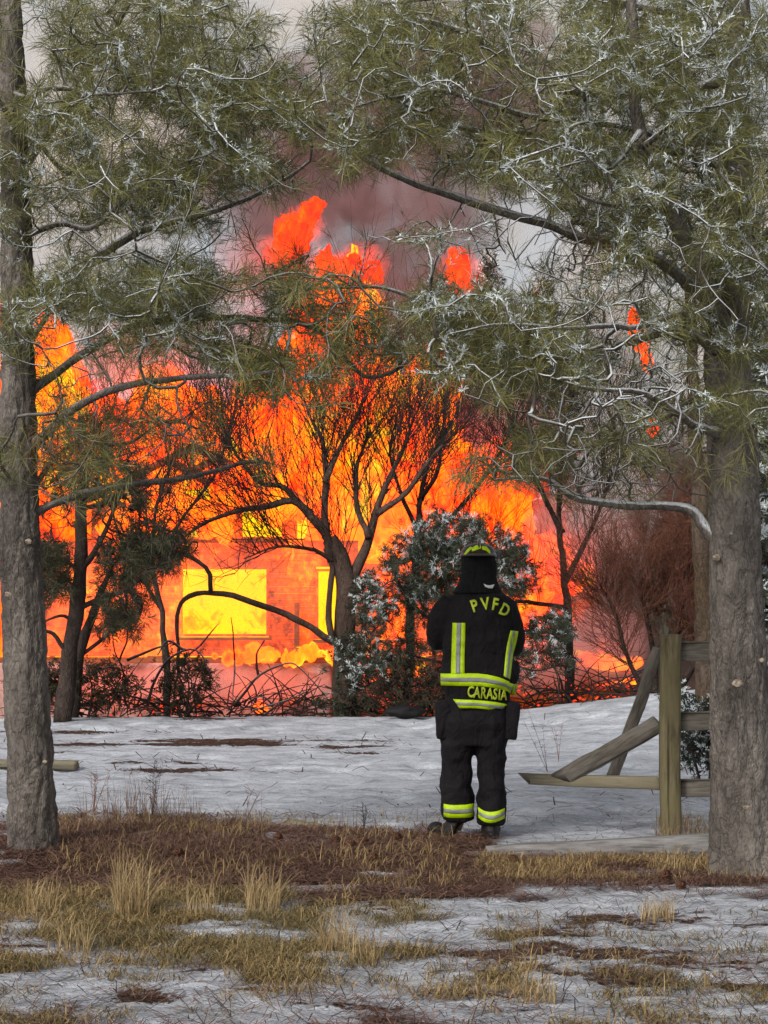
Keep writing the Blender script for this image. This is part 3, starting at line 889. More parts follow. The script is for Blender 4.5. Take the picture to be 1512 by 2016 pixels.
sl = [(60, 40, 120, 110, 40, .2), (250, 60, 170, 110, 130, .25), (400, 110, 170, 120, 150, .3), (100, 300, 150, 110, 70, .35), (300, 270, 190, 130, 170, .35),
      (480, 240, 130, 110, 110, .4), (110, 420, 130, 80, 40, .4), (320, 390, 150, 70, 90, .6), (250, 560, 200, 70, 110, .4), (110, 590, 110, 50, 40, .5), (350, 560, 80, 55, 45, .9),
      (330, 650, 210, 55, 70, .4), (30, 650, 60, 60, 30, .3), (15, 905, 40, 60, 24, 0), (30, 260, 60, 80, 24, .4), (150, 860, 90, 80, 50, 0, .8, .3), (330, 830, 120, 70, 40, 0, .8, .3),
      (480, 460, 60, 30, 4, 0), (590, 500, 30, 40, 4, 0), (500, 560, 70, 40, 20, .1), (530, 345, 80, 50, 26, .5), (620, 600, 90, 60, 50, .1), (720, 620, 60, 60, 22, .2),
      (580, 720, 110, 50, 46, .1), (640, 800, 30, 20, 4, 0), (770, 770, 16, 10, 2, 0), (700, 690, 90, 40, 26, .1), (530, 740, 50, 50, 18, 0), (530, 905, 30, 15, 5, 0),
      (470, 690, 90, 50, 24, .2), (180, 960, 80, 60, 14, 0, .8), (100, 780, 50, 80, 20, 0, .5), (230, 740, 100, 60, 20, .1, .3), (110, 180, 90, 60, 30, .3)]
sl += [(300, 200, 240, 180, 70, 1, .05), (500, 200, 120, 120, 36, 1, .1), (300, 620, 220, 80, 40, .9, .1), (200, 420, 180, 80, 34, 1, .1)]
LP = pine('tall pine with grey scaly trunk at the left edge, snowy boughs spreading over the flames', tl, tlr, lw, sl, YL, 0.65, 11)

def knot(parent, px, py, Y, s, mat):
    V = ICO[0] * (1 + (fbm(ICO[0] * 2 + px, 2, 3)[:, None] - .5) * .5) * np.array([s, s * .45, s * .8])
    o = link('knot', np_mesh('knot', V + W(px, py, Y), ICO[1], True, {'snow': np.zeros(len(V))}), parent, mat)
t = NT('knot_wood'); M_KNOT = t.pbr(t.ramp(t.noise(60, 3), [(0.35, (0.12, 0.085, 0.06)), (0.65, (0.38, 0.31, 0.24))]), 0.85)
for a_ in ((56, 1066, 11.385, .020), (18, 1170, 11.40, .026), (38, 1262, 11.385, .024), (88, 1500, 11.39, .014)): knot(LP, *a_, M_KNOT)
# right pine
YR = 10.9
trk = [W(1478, 1735, YR), W(1470, 1680, YR), W(1464, 1560, YR), W(1458, 1400, YR), W(1452, 1200, YR), W(1446, 1000, YR), W(1440, 850, YR), W(1432, 700, YR), W(1440, 560, YR), W(1450, 420, YR), W(1452, 250, YR), W(1455, 100, YR), W(1462, -120, YR), W(1470, -400, YR)]
trr = [0.25, 0.205, 0.178, 0.162, 0.150, 0.143, 0.136, 0.128, 0.095, 0.085, 0.072, 0.062, 0.05, 0.03]
rw = [
 (WP([(1440, 1085), (1392, 1045), (1360, 1012), (1310, 1000), (1240, 992), (1150, 982), (1115, 962), (1080, 940), (1030, 935), (975, 945)], YR, YR + 0.3), 0.040, 0.008, 1.0),
 (WP([(1420, 850), (1370, 845), (1330, 815), (1290, 788), (1225, 770), (1130, 755), (1060, 740)], YR - 0.1, YR - 0.8), 0.030, 0.006, 1.0),
 (WP([(1420, 700), (1370, 665), (1310, 650), (1240, 672), (1160, 702), (1040, 692), (900, 650), (840, 600), (740, 570), (640, 565), (560, 572)], YR, YR + 0.7), 0.036, 0.006, 0.7),
 (WP([(1440, 640), (1340, 545), (1260, 500), (1180, 475), (1140, 464), (1070, 436), (960, 408), (890, 384), (830, 368), (760, 345), (690, 300), (640, 252), (560, 195), (500, 160), (470, 110)], YR, YR + 0.4), 0.040, 0.009, 0.5),
 (WP([(1432, 690), (1400, 590), (1370, 500), (1330, 430), (1300, 360), (1265, 280), (1250, 150), (1245, 40), (1235, -80)], YR - 0.1, YR - 0.6), 0.062, 0.026, 0.15),
 (WP([(1450, 400), (1350, 300), (1180, 238), (1070, 236), (940, 200), (870, 178), (770, 190), (700, 210)], YR, YR - 0.5), 0.028, 0.006, 0.8),
 (WP([(1452, 330), (1330, 300), (1190, 268), (1050, 260), (880, 245), (800, 215), (760, 160)], YR, YR + 0.5), 0.026, 0.007, 0.6),
 (WP([(1455, 150), (1330, 180), (1130, 178), (1020, 128), (930, 70), (820, 40), (740, 60), (650, 90)], YR, YR - 0.2), 0.034, 0.008, 0.8),
 (WP([(1455, 60), (1300, 20), (1100, -20), (900, -10), (760, 10), (640, 60)], YR, YR + 0.3), 0.03, 0.008, 0.5),
 (WP([(1300, 360), (1240, 400), (1190, 400), (1130, 380), (1080, 330)], YR - 0.4, YR - 1.0), 0.016, 0.005, 0.6),
 (WP([(1260, 260), (1200, 330), (1130, 290), (1060, 300)], YR - 0.5, YR - 1.2), 0.014, 0.005, 0.8),
 (WP([(1250, 150), (1330, 120), (1400, 60), (1430, 0)], YR - 0.5, YR - 1.1), 0.014, 0.005, 1.0),
 (WP([(1265, 290), (1340, 230), (1400, 210), (1470, 190)], YR - 0.5, YR - 1.1), 0.014, 0.005, 1.0),
 (WP([(1440, 540), (1490, 480), (1530, 440), (1580, 420)], YR, YR - 0.4), 0.02, 0.008, 0.8),
 (WP([(1440, 840), (1400, 830), (1440, 780), (1500, 770), (1540, 790)], YR - 0.1, YR - 0.7), 0.012, 0.006, 0.8),
 (WP([(1420, 760), (1360, 790), (1300, 830), (1230, 850), (1180, 870), (1100, 900), (1040, 890)], YR, YR + 0.9), 0.020, 0.006, 0.3),
 (WP([(1430, 640), (1340, 620), (1250, 640), (1180, 640), (1080, 650), (980, 640), (880, 660)], YR - 0.1, YR - 0.9), 0.022, 0.006, 0.8),
 (WP([(860, 665), (850, 610), (846, 560), (850, 545)], YR - 0.7, YR - 0.8), 0.010, 0.006, 1.0),
 (WP([(1385, 520), (1460, 480), (1500, 520), (1540, 560)], YR - 0.5, YR - 0.8), 0.012, 0.006, 0.6),
]
sr = [(1250, 60, 150, 90, 110, .6), (1230, 220, 150, 120, 170, .75), (1420, 130, 130, 150, 150, .4), (1440, 320, 110, 130, 110, .5), (1050, 60, 200, 80, 100, .35),
      (800, 40, 170, 60, 80, .35), (690, 90, 90, 70, 34, .35), (780, 130, 150, 60, 60, .3), (790, 210, 150, 80, 70, .3), (900, 290, 180, 60, 70, .25), (700, 290, 80, 60, 30, .3),
      (1050, 320, 160, 60, 70, .4), (1060, 150, 160, 90, 70, .3, .6), (1200, 370, 130, 90, 100, .8), (1320, 460, 120, 80, 70, .5), (1440, 500, 90, 90, 70, .4),
      (850, 590, 55, 55, 34, 1.0), (960, 620, 120, 50, 60, .6), (930, 700, 170, 50, 90, .25), (1080, 690, 130, 60, 60, .4, .8), (1000, 760, 120, 40, 26, .2, .7),
      (1440, 800, 70, 50, 40, .3), (1390, 640, 60, 40, 24, .4), (1060, 890, 45, 30, 16, 0), (980, 930, 90, 30, 20, 0), (1300, 860, 80, 50, 20, .2, .5),
      (1250, 600, 140, 80, 50, .4, .5), (1130, 560, 120, 60, 36, .3, .25), (1150, 780, 190, 100, 230, .4, .10), (1250, 720, 130, 90, 120, .4, .14), (1120, 900, 160, 80, 130, .15, .12), (1270, 900, 110, 90, 60, .1, .15),
      (1200, 930, 120, 60, 30, .1, .15), (1480, 640, 50, 80, 20, .3), (1150, 500, 120, 60, 36, .2, .3, .6), (1000, 470, 110, 50, 16, .3, .15), (930, 430, 100, 30, 10, .4, .5), (800, 465, 120, 14, 10, .7, .8),
      (1480, 950, 50, 60, 10, 0), (620, 200, 90, 50, 22, .5), (560, 180, 70, 50, 16, .4), (620, 560, 110, 26, 16, .1), (570, 520, 30, 40, 4, 0), (1180, 460, 60, 40, 14, .6)]
sr += [(850, 120, 240, 120, 90, 1, .05), (1000, 260, 240, 100, 80, 1, .05), (1250, 250, 200, 220, 110, 1, .1), (1350, 600, 140, 140, 50, 1, .1)]
RP = pine('larger pine with a massive grey trunk at the right edge, forked and dusted with snow', trk, trr, rw, sr, YR, 0.6, 12)

for a_ in ((1411, 1098, 10.78, .024), (1452, 1345, 10.74, .028), (1500, 1300, 10.77, .016), (1470, 1590, 10.72, .018), (1440, 1050, 10.77, .012)): knot(RP, *a_, M_KNOT)
# ------------------------------------------------------------------ trees and shrubs between the lawn and the fire
def gzs(x, y): return float(gz(np.array(x), np.array(y)))
def shoots(stems, r, skip=(), n1=26, L1=1.1, n2=5, n3=2, r1=0.010, up=0.55, out=0.6, spread=0.45, dens=1.0):
    """straight whippy shoots fanning off the limbs, in three orders; list of (points, radii)"""
    res = []
    def shoot(p, d, L, ra, order):
        k = 6 if order < 2 else 4
        bend = r.normal(0, 0.16, 3) + np.array([0, 0, 0.12])
        s_ = np.linspace(0, 1, k)[:, None]
        P = p + d * L * s_ + bend * L * s_ ** 2
        P[1:-1] += r.normal(0, 0.012 * L, (k - 2, 3))
        res.append((P, np.linspace(ra, ra * 0.4, k)))
        if order >= 2: return
        for _ in range(n2 if order == 0 else n3):
            i = r.integers(1, k - 1); f_ = r.uniform()
            q = P[i] * (1 - f_) + P[i + 1] * f_
            t_ = P[i + 1] - P[i]; t_ /= np.linalg.norm(t_)
            v = r.normal(0, spread, 3); v[1] *= 0.8
            dd = t_ + v + np.array([0, 0, 0.15]); dd /= np.linalg.norm(dd)
            shoot(q, dd, L * r.uniform(0.4, 0.75), ra * 0.62, order + 1)
    for si, (p, r0, rr1) in enumerate(stems):
        seg = np.linalg.norm(np.diff(p, axis=0), axis=1).sum()
        Q = smooth_path(p, 60)
        T = np.gradient(Q, axis=0); T /= np.linalg.norm(T, axis=1, keepdims=True)
        m = 0 if si in skip else int(n1 * seg * dens * (0.35 if si == 0 else 1.0))
        for _ in range(m):
            i = int(60 * r.uniform(0.3 if si == 0 else 0.12, 1) ** 0.75) if si else int(60 * r.uniform(0.55, 1))
            i = min(i, 59)
            v = r.normal(size=3); v -= v.dot(T[i]) * T[i]; v /= np.linalg.norm(v)
            d = T[i] * 0.6 + v * out + np.array([0, 0, up]); d /= np.linalg.norm(d)
            shoot(Q[i], d, L1 * r.uniform(0.45, 1.15), min(r1, rr1 * 1.0 + 0.004), 0)
    return res
def bare_tree(name, label, stems, fan, seed, group=None, twigr=0.0045, mat=None, tmat=None, up=0.35, snow=0.0, fol=None, folsnow=0.0, cat='tree', Y=27, Ys=0.9, expo=0.5, bend=0.33, tints=None, nL=0.05, nw=0.012, nN=26, step=0.1, maxlen=1.8, jit=0.02, capr=0.04, whips=None):
    r = np.random.default_rng(seed)
    x0 = stems[0][0][0]
    root = empty(name, (float(x0[0]), float(x0[1]), float(x0[2])), label, cat, group)
    for i, (p, r0, r1) in enumerate(stems):
        L = np.linalg.norm(np.diff(p, axis=0), axis=1).sum()
        n = max(8, int(L / 0.12))
        Q = smooth_path(p, n)
        Q[1:-1] += (fbm(Q[1:-1] * 2.2, 2, seed)[:, None] - 0.5) * 0.10
        rad = np.linspace(r0, r1, n) * (0.85 + 0.3 * vnoise(Q * 5, seed))
        tb = Tubes(); tb.add(Q, rad, 10, snow)
        tb.build('trunk' if i == 0 else 'limb', mat or M_BARE, root)
    twigs = []
    if fan:
        att, S, K, Bn = in_ellipses(fan, Y, Ys, r)
        ND, TN, rad, twigs, tips, nl = grow([s[0] for s in stems], att, r, step, bend, up, twigr, expo, jit, maxlen)
    tb = Tubes()
    for idx in twigs:
        rr = np.minimum(rad[idx], capr); rr[0] = min(rr[0], rr[1] * 1.2)
        tb.add(ND[idx], rr, 3, snow, caps=False)
    if whips:
        for P, R1 in shoots(stems, r, **whips): tb.add(P, R1, 3, snow, caps=False)
    if tb.n:
        o = tb.build('twigs', tmat or M_BTWIG, root); o['kind'] = 'stuff'
    if fol:
        tp = np.array([t_[0] for t_ in tips]); ta = np.array([t_[1] for t_ in tips])
        k = r.uniform(size=len(tp)) < K[ta]; tp, ta = tp[k], ta[k]
        parts = []
        for q in range(fol):
            off = r.normal(0, 0.07, (len(tp), 3))
            parts.append(needles(ND[tp] + off, TN[tp] + r.normal(0, 0.4, (len(tp), 3)), nN, nL, nw, 0.9, 0.10, tints, r=r))
        needle_obj('foliage', parts, M_NEEDLE, root)
        m = r.uniform(size=len(tp)) < S[ta] * folsnow
        if m.any():
            sp = [needles(ND[tp][m] + r.normal(0, 0.05, (m.sum(), 3)) + np.array([0, 0, 0.03]), TN[tp][m], 26, nL * 0.8, nw * 0.75, 1.1, 0.14, ((.6, .6, .6), (.6, .6, .6)), upb=0.7, r=r) for _ in range(2)]
            needle_obj('snow', sp, M_NSNOW, root)
    return root
def gr(px, Y):
    x = W(px, 1390, Y)[0]
    return np.array([x, Y, gzs(x, Y) - 0.05])
Yb = 26.5
def B(pts, Y0=Yb, Y1=None): return WP(pts, Y0, Y1)
def from_ground(px, pts, Y0=Yb, Y1=None):
    return np.vstack([gr(px, Y0)[None], WP(pts, Y0, Y1)])
M_BARK_LIT = mat_bark('daylit_bare_bark', (0.03, 0.019, 0.014), (0.095, 0.06, 0.045), (0.17, 0.12, 0.095), 0.8, True)  # bare bark lightened in colour as if daylight fell on it
# the bare fruit tree in front of the windows
stems = [(from_ground(678, [(680, 1300), (682, 1220), (684, 1150), (672, 1100), (648, 1060)]), 0.18, 0.11),
 (B([(655, 1105), (640, 1050), (612, 1010), (575, 985), (520, 1000), (460, 1010), (400, 1030), (360, 1060)], Yb, Yb - 0.8), 0.075, 0.016),
 (B([(642, 1060), (640, 980), (640, 920), (625, 860), (605, 800)], Yb, Yb + 0.4), 0.065, 0.015),
 (B([(640, 950), (660, 900), (690, 840), (720, 780)], Yb, Yb + 0.4), 0.05, 0.015),
 (B([(612, 1010), (560, 960), (510, 950), (470, 900), (440, 850)], Yb, Yb - .5), 0.05, 0.012),
 (B([(690, 1150), (715, 1090), (735, 1030), (760, 960), (790, 890), (815, 820)], Yb, Yb + 0.5), 0.085, 0.016),
 (B([(725, 1060), (700, 990), (700, 920), (730, 850)], Yb, Yb + .6), 0.05, 0.015),
 (B([(745, 1010), (800, 970), (850, 900), (900, 850)], Yb, Yb - .4), 0.05, 0.012),
 (B([(672, 1272), (640, 1255), (610, 1228), (560, 1212), (500, 1185), (450, 1170), (400, 1166), (365, 1178), (352, 1205), (350, 1260), (352, 1330)], Yb - 0.2, Yb - 1.0), 0.055, 0.022),
 (B([(415, 1167), (412, 1130), (385, 1100), (345, 1085), (290, 1085), (250, 1095)], Yb - .8, Yb - 1.1), 0.035, 0.015),
 (B([(655, 1260), (650, 1190), (655, 1120), (640, 1080)], Yb - .2, Yb), 0.05, 0.03),
 (B([(668, 1110), (600, 1080), (540, 1080), (480, 1100)], Yb, Yb - .9), 0.035, 0.008)]
fan = [(560, 930, 170, 110, 300), (680, 850, 170, 120, 330), (800, 880, 120, 110, 170), (480, 1060, 140, 60, 160), (420, 940, 100, 90, 110), (600, 1080, 90, 50, 60), (860, 960, 90, 80, 80), (620, 760, 120, 40, 60)]
bare_tree('bare_tree', 'bare dark fruit tree with many stems standing before the glowing windows', stems, None, 31, 'bare trees by the house', Y=Yb, mat=M_BARK_LIT, whips=dict(skip=(8, 9, 10), n1=17, L1=1.3, n2=5, n3=3, r1=0.0085))
# a second bare tree behind the firefighter
stems = [(from_ground(800, [(806, 1250), (815, 1150), (822, 1050), (826, 980), (850, 900), (890, 830)], 29), 0.085, 0.02),
 (B([(815, 1120), (850, 1060), (905, 1000), (960, 930), (1000, 860)], 29, 29.5), 0.05, 0.015),
 (B([(830, 980), (860, 930), (870, 850), (880, 780)], 29, 28.5), 0.04, 0.012),
 (B([(820, 1050), (790, 980), (770, 900), (780, 830)], 29, 28.5), 0.04, 0.012)]
bare_tree('bare_tree', 'thin bare tree rising behind the snowy shrub and the firefighter', stems, None, 32, 'bare trees by the house', Y=29, whips=dict(n1=18, L1=1.3, n2=5, n3=3, r1=0.007))
# bare trees at right in the pink smoke
stems = [(from_ground(1120, [(1118, 1250), (1110, 1120), (1100, 1000), (1110, 880), (1130, 760)], 31), 0.08, 0.02),
 (B([(1112, 1150), (1160, 1050), (1200, 950), (1230, 860)], 31), 0.05, 0.012),
 (B([(1108, 1050), (1060, 960), (1020, 880), (1000, 780)], 31), 0.05, 0.012),
 (B([(1118, 1200), (1050, 1190), (980, 1180), (930, 1150)], 31, 30), 0.04, 0.012)]
bare_tree('bare_tree', 'bare tree half hidden in pink smoke right of the firefighter', stems, None, 33, 'bare trees by the house', Y=31, whips=dict(n1=24, L1=1.4, n2=5, n3=3, r1=0.0085))
stems = [(from_ground(330, [(325, 1300), (318, 1200), (300, 1100), (310, 1000), (340, 900)], 28), 0.06, 0.015),
 (B([(318, 1200), (260, 1100), (215, 1000), (190, 920)], 28), 0.03, 0.01), (B([(305, 1120), (360, 1020), (420, 940), (450, 860)], 28), 0.03, 0.01)]
bare_tree('bare_tree', 'slender bare tree between the leaning pine and the fruit tree', stems, None, 39, 'bare trees by the house', Y=28, whips=dict(n1=20, L1=1.4, n2=5, n3=3, r1=0.008))
# big rusty brown bush
M_RUST = mat_twig('rusty_twig', (0.10, 0.040, 0.026), (0.27, 0.12, 0.08))
stems = [(from_ground(1290, [(1285, 1300), (1270, 1200), (1260, 1120)], 28), 0.06, 0.02), (from_ground(1310, [(1330, 1250), (1350, 1150), (1360, 1060)], 28), 0.05, 0.02),
 (from_ground(1270, [(1230, 1280), (1210, 1200), (1180, 1150)], 28), 0.04, 0.015), (from_ground(1330, [(1380, 1280), (1400, 1200), (1410, 1120)], 28), 0.05, 0.02)]
bare_tree('rusty_bush', 'tall leafless rust brown bush behind the fence post', stems, None, 34, Y=28, tmat=M_RUST, cat='bush', whips=dict(n1=50, L1=1.15, n2=6, n3=3, r1=0.007, out=0.95, spread=.6, up=0.4))
# snowy evergreen behind the firefighter
GT = ((0.085, 0.095, 0.055), (0.028, 0.036, 0.022))
stems = [(from_ground(890, [(890, 1300), (885, 1200), (880, 1100), (875, 1040), (870, 1010)], 25.4), 0.07, 0.02),
 (B([(888, 1250), (830, 1200), (790, 1150), (770, 1110)], 25.4, 25.1), 0.03, 0.01), (B([(886, 1200), (960, 1150), (1010, 1120), (1050, 1100)], 25.4, 25.1), 0.03, 0.01),
 (B([(888, 1280), (980, 1250), (1050, 1240), (1110, 1260)], 25.4, 24.9), 0.03, 0.01), (B([(889, 1320), (1000, 1310), (1060, 1320), (1130, 1300)], 25.4, 24.9), 0.02, 0.008),
 (B([(889, 1310), (820, 1290), (760, 1270), (720, 1240)], 25.4, 25.1), 0.02, 0.008), (B([(888, 1340), (800, 1350), (740, 1330)], 25.4, 25.1), 0.02, 0.008)]
bare_tree('juniper', 'snow speckled evergreen standing right behind the firefighter', stems, [(880, 1060, 85, 50, 130, 1), (830, 1110, 75, 60, 120, .9), (960, 1090, 80, 45, 110, 1), (1010, 1130, 50, 50, 60, .9), (800, 1170, 60, 40, 60, .7), (870, 1180, 70, 70, 90, .4),
   (1080, 1240, 45, 35, 60, .9), (1060, 1290, 60, 18, 30, .6), (1120, 1255, 14, 10, 6, 1), (1120, 1305, 18, 10, 6, .8), (740, 1210, 30, 25, 20, .7), (740, 1290, 50, 35, 40, .5), (840, 1300, 80, 80, 100, .2), (1000, 1320, 60, 25, 24, .3)], 35, Y=25.4, Ys=0.5, twigr=0.0035, fol=3, folsnow=0.55, tints=GT, cat='tree', nL=0.08, nw=0.0075, nN=36, capr=0.025)
# little evergreens at the foot of the bare tree and by the shrub
stems = [(from_ground(690, [(690, 1370), (700, 1320), (712, 1250), (720, 1180)], 25.6), 0.03, 0.01), (B([(692, 1370), (740, 1340), (790, 1330)], 25.6), 0.02, 0.008), (B([(690, 1380), (660, 1360), (640, 1350)], 25.6), 0.02, 0.008)]
bare_tree('juniper', 'small snow flecked evergreen growing against the bare tree trunk', stems, [(725, 1190, 30, 60, 50, .8), (700, 1300, 50, 50, 50, .5), (740, 1330, 60, 40, 60, .5), (690, 1390, 70, 15, 40, .1)], 36, Y=25.6, Ys=0.3, twigr=0.004, fol=2, folsnow=0.8, tints=GT, nL=0.08, nw=0.014, nN=22, capr=0.02)
# pines at left, dark against the flames
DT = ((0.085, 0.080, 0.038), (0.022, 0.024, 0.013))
stems = [(from_ground(122, [(135, 1300), (148, 1200), (160, 1100), (165, 1000), (168, 900), (160, 820)], 24), 0.125, 0.045),
 (B([(150, 1130), (185, 1090), (205, 1050), (225, 1000), (255, 930)], 24, 23.8), 0.05, 0.015),
 (B([(140, 1290), (110, 1250), (85, 1240)], 24, 23.8), 0.04, 0.02), (B([(145, 1230), (120, 1215), (85, 1225)], 24, 23.9), 0.03, 0.012),
 (B([(152, 1120), (120, 1100), (90, 1110)], 24, 23.8), 0.03, 0.01), (B([(150, 1200), (200, 1180), (250, 1160), (300, 1120), (340, 1090)], 24, 23.8), 0.04, 0.012),
 (B([(165, 1000), (230, 980), (290, 960), (330, 900)], 24), 0.03, 0.01)]
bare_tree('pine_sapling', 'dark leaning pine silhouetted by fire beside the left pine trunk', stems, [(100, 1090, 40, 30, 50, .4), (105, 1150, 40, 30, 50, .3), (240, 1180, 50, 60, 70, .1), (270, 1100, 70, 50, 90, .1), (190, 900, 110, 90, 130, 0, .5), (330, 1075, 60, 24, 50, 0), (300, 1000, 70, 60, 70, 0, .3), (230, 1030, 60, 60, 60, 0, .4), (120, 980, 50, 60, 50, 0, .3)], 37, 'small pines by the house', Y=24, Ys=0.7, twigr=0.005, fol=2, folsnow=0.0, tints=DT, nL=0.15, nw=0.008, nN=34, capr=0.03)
stems = [(from_ground(138, [(150, 1320), (170, 1250), (190, 1190), (220, 1120)], 24.8), 0.11, 0.03), (B([(160, 1290), (220, 1240), (240, 1180)], 24.8), 0.03, 0.01)]
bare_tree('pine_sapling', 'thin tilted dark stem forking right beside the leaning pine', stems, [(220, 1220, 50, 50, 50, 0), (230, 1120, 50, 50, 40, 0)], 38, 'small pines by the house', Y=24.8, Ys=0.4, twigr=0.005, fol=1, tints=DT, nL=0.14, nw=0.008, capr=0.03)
# dark low shrubs along the crest
def shrub(label, px, py, rx, ry, Y, n, seed, tints=DT, fol=2, snow=0.0, group='low shrubs along the far edge of the lawn', nL=0.06, nN=18):
    g0 = gr(px, Y)
    top = W(px, py - ry * 0.4, Y)
    st = [(np.array([g0, (g0 + top) / 2 + [0.05, 0, 0], top]), 0.02, 0.008), (np.array([g0, g0 * 0.4 + W(px - rx * 0.6, py, Y) * 0.6, W(px - rx * .7, py - ry * .3, Y)]), 0.014, 0.006), (np.array([g0, g0 * 0.4 + W(px + rx * 0.6, py, Y) * 0.6, W(px + rx * .7, py - ry * .3, Y)]), 0.014, 0.006)]
    return bare_tree('shrub', label, st, [(px, py, rx, ry, n, snow)], seed, group, Y=Y, Ys=0.25, twigr=0.0035, fol=fol, folsnow=1.0 if snow else 0, tints=tints, nL=nL, nw=0.012, nN=nN, cat='shrub', capr=0.012, maxlen=2.5)
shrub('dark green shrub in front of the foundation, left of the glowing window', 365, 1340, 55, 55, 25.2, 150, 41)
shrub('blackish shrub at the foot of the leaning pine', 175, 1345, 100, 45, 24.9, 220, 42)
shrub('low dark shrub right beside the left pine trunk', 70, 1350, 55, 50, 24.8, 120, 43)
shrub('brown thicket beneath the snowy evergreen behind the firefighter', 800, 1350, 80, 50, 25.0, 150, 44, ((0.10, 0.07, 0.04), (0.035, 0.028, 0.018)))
shrub('snow dusted sagebrush growing behind the fence rails', 1385, 1450, 45, 60, 15.0, 170, 45, ((0.055, 0.062, 0.042), (0.02, 0.026, 0.018)), 2, .35, None, 0.05)
shrub('small snow tipped seedling behind the fence post', 1345, 1385, 26, 26, 19.0, 40, 46, GT, 1, .6, None, 0.05)
# dead branches leaning in front of the foundation
M_DEAD = M_BARE
def sticks(name, label, paths, Y, r0, seed, group=None, cat='branch'):
    root = empty(name, tuple(W(paths[0][0][0], paths[0][0][1], Y)), label, cat, group)
    for p in paths:
        tb = Tubes(); Q = smooth_path(WP(p, Y, Y - 0.2), 18); Q[1:-1] += (fbm(Q[1:-1] * 4, 2, seed)[:, None] - .5) * .06
        tb.add(Q, np.linspace(r0, r0 * 0.35, 18), 6, 0.3); tb.build('branch', M_BARE, root)
    return root
sticks('fallen_branch', 'bent dead branch arching in front of the foundation wall', [[(460, 1390), (485, 1360), (510, 1330), (545, 1312), (575, 1305), (600, 1325), (640, 1370)], [(510, 1330), (505, 1290), (520, 1260)]], 25.3, 0.02, 1, 'dead branches before the house')
sticks('fallen_branch', 'dark dead branch slanting up left of the dark green shrub', [[(290, 1390), (300, 1350), (330, 1300), (365, 1280), (400, 1290), (420, 1340)], [(250, 1300), (300, 1280), (340, 1265)], [(365, 1280), (330, 1262), (310, 1290)]], 25.1, 0.022, 2, 'dead branches before the house')
sticks('fallen_branch', 'thin forked dead sapling between the leaning pine and the shrub', [[(250, 1390), (245, 1330), (225, 1280), (220, 1240)], [(235, 1300), (250, 1260), (250, 1230)], [(240, 1320), (210, 1315), (180, 1330)]], 25.1, 0.015, 3, 'dead branches before the house')
sticks('fallen_branch', 'two upright dead twigs against the glowing window', [[(395, 1270), (415, 1245), (430, 1228)], [(462, 1300), (458, 1250), (455, 1215)], [(395, 1270), (360, 1300), (330, 1340), (320, 1390)], [(462, 1300), (460, 1350), (462, 1388)]], 25.4, 0.013, 4, 'dead branches before the house')
sticks('fallen_branch', 'long low dead branch lying on the edge of the snow', [[(500, 1398), (530, 1388), (570, 1375), (600, 1362)], [(540, 1386), (520, 1370), (500, 1372)]], 24.4, 0.014, 5, 'dead branches before the house')

# conifers beyond, pale with snow, and a mossy trunk
FT = ((0.085, 0.095, 0.06), (0.04, 0.045, 0.03))
def far_conifer(label, px, top, base, Y, hw, seed, n=260, tints=FT, snow=.8):
    g0 = gr(px, Y); r = np.random.default_rng(seed)
    st = [(np.array([g0, W(px, (top + base) / 2, Y), W(px, top, Y)]), 0.14, 0.02)]
    fan = []
    m = 9
    for i in range(m):
        u = (i + 0.5) / m
        cy = top + (base - top) * u
        fan.append((px, cy, hw * (0.18 + 0.82 * u), (base - top) / m * 0.6, int(n / m * (0.4 + 1.1 * u)), snow))
    for i in range(14):
        u = r.uniform(0.15, 1); cy = top + (base - top) * u; s = r.choice([-1, 1])
        st.append((B([(px, cy), (px + s * hw * u * .5, cy + 8), (px + s * hw * u, cy + 22)], Y, Y + r.uniform(-.8, .8)), 0.03, 0.008))
    return bare_tree('fir_tree', label, st, fan, seed, 'snowy conifers beyond the smoke', Y=Y, Ys=0.8, twigr=0.006, fol=2, folsnow=1.0, tints=tints, nL=0.20, nw=0.03, nN=20, up=-0.1, maxlen=3)
far_conifer('pale snowy conifer in the smoke, just right of the small detached flame', 960, 500, 800, 47, 70, 51, 200)
far_conifer('snowy conifer between the smoke and the forked pine', 1075, 560, 900, 44, 85, 52, 300)
far_conifer('snow covered conifer at the right margin behind the large trunk', 1500, 470, 1350, 26, 80, 54, 520)
g0 = gr(1392, 22)
stems = [(from_ground(1392, [(1390, 1300), (1385, 1150), (1380, 1000), (1372, 900), (1366, 780), (1360, 640), (1356, 500)], 22), 0.13, 0.05)]
bare_tree('mossy_tree', 'tree trunk with orange brown moss close behind the large right pine', stems, [(1340, 880, 60, 60, 20, .1), (1370, 1000, 20, 60, 8, .1), (1330, 760, 60, 60, 26, .1)], 55, Y=22, Ys=0.4, twigr=0.004, fol=1, folsnow=.6, mat=M_PBARK_FAR, tints=((0.16, 0.12, 0.035), (0.05, 0.05, 0.02)), nL=0.1, nw=0.01)
# tree line closing the horizon
ft = Tubes(); rF = np.random.default_rng(61)
parts = []
for k in range(150):
    x = rF.uniform(-60, 60); y = rF.uniform(75, 105); h = rF.uniform(6, 11); z0 = gzs(x, y) - .2
    m = 34
    u = rF.uniform(0.05, 1, m) ** 0.7
    an = rF.uniform(0, 2 * PI, m)
    rad = (1 - u) * h * 0.2 + 0.15
    P = np.stack([x + np.cos(an) * rad, y + np.sin(an) * rad, z0 + u * h], -1)
    D = np.stack([np.cos(an), np.sin(an), np.full(m, -0.3)], -1)
    parts.append(needles(P, D, 12, 1.1, 0.28, 0.7, 0.5, ((0.07, 0.075, 0.05), (0.02, 0.024, 0.016)), r=rF))
w = needle_obj('distant_wood', parts, M_NEEDLE, None)
tag(w, 'dark pine wood closing the view far behind the burning house', 'wood', kind='stuff')
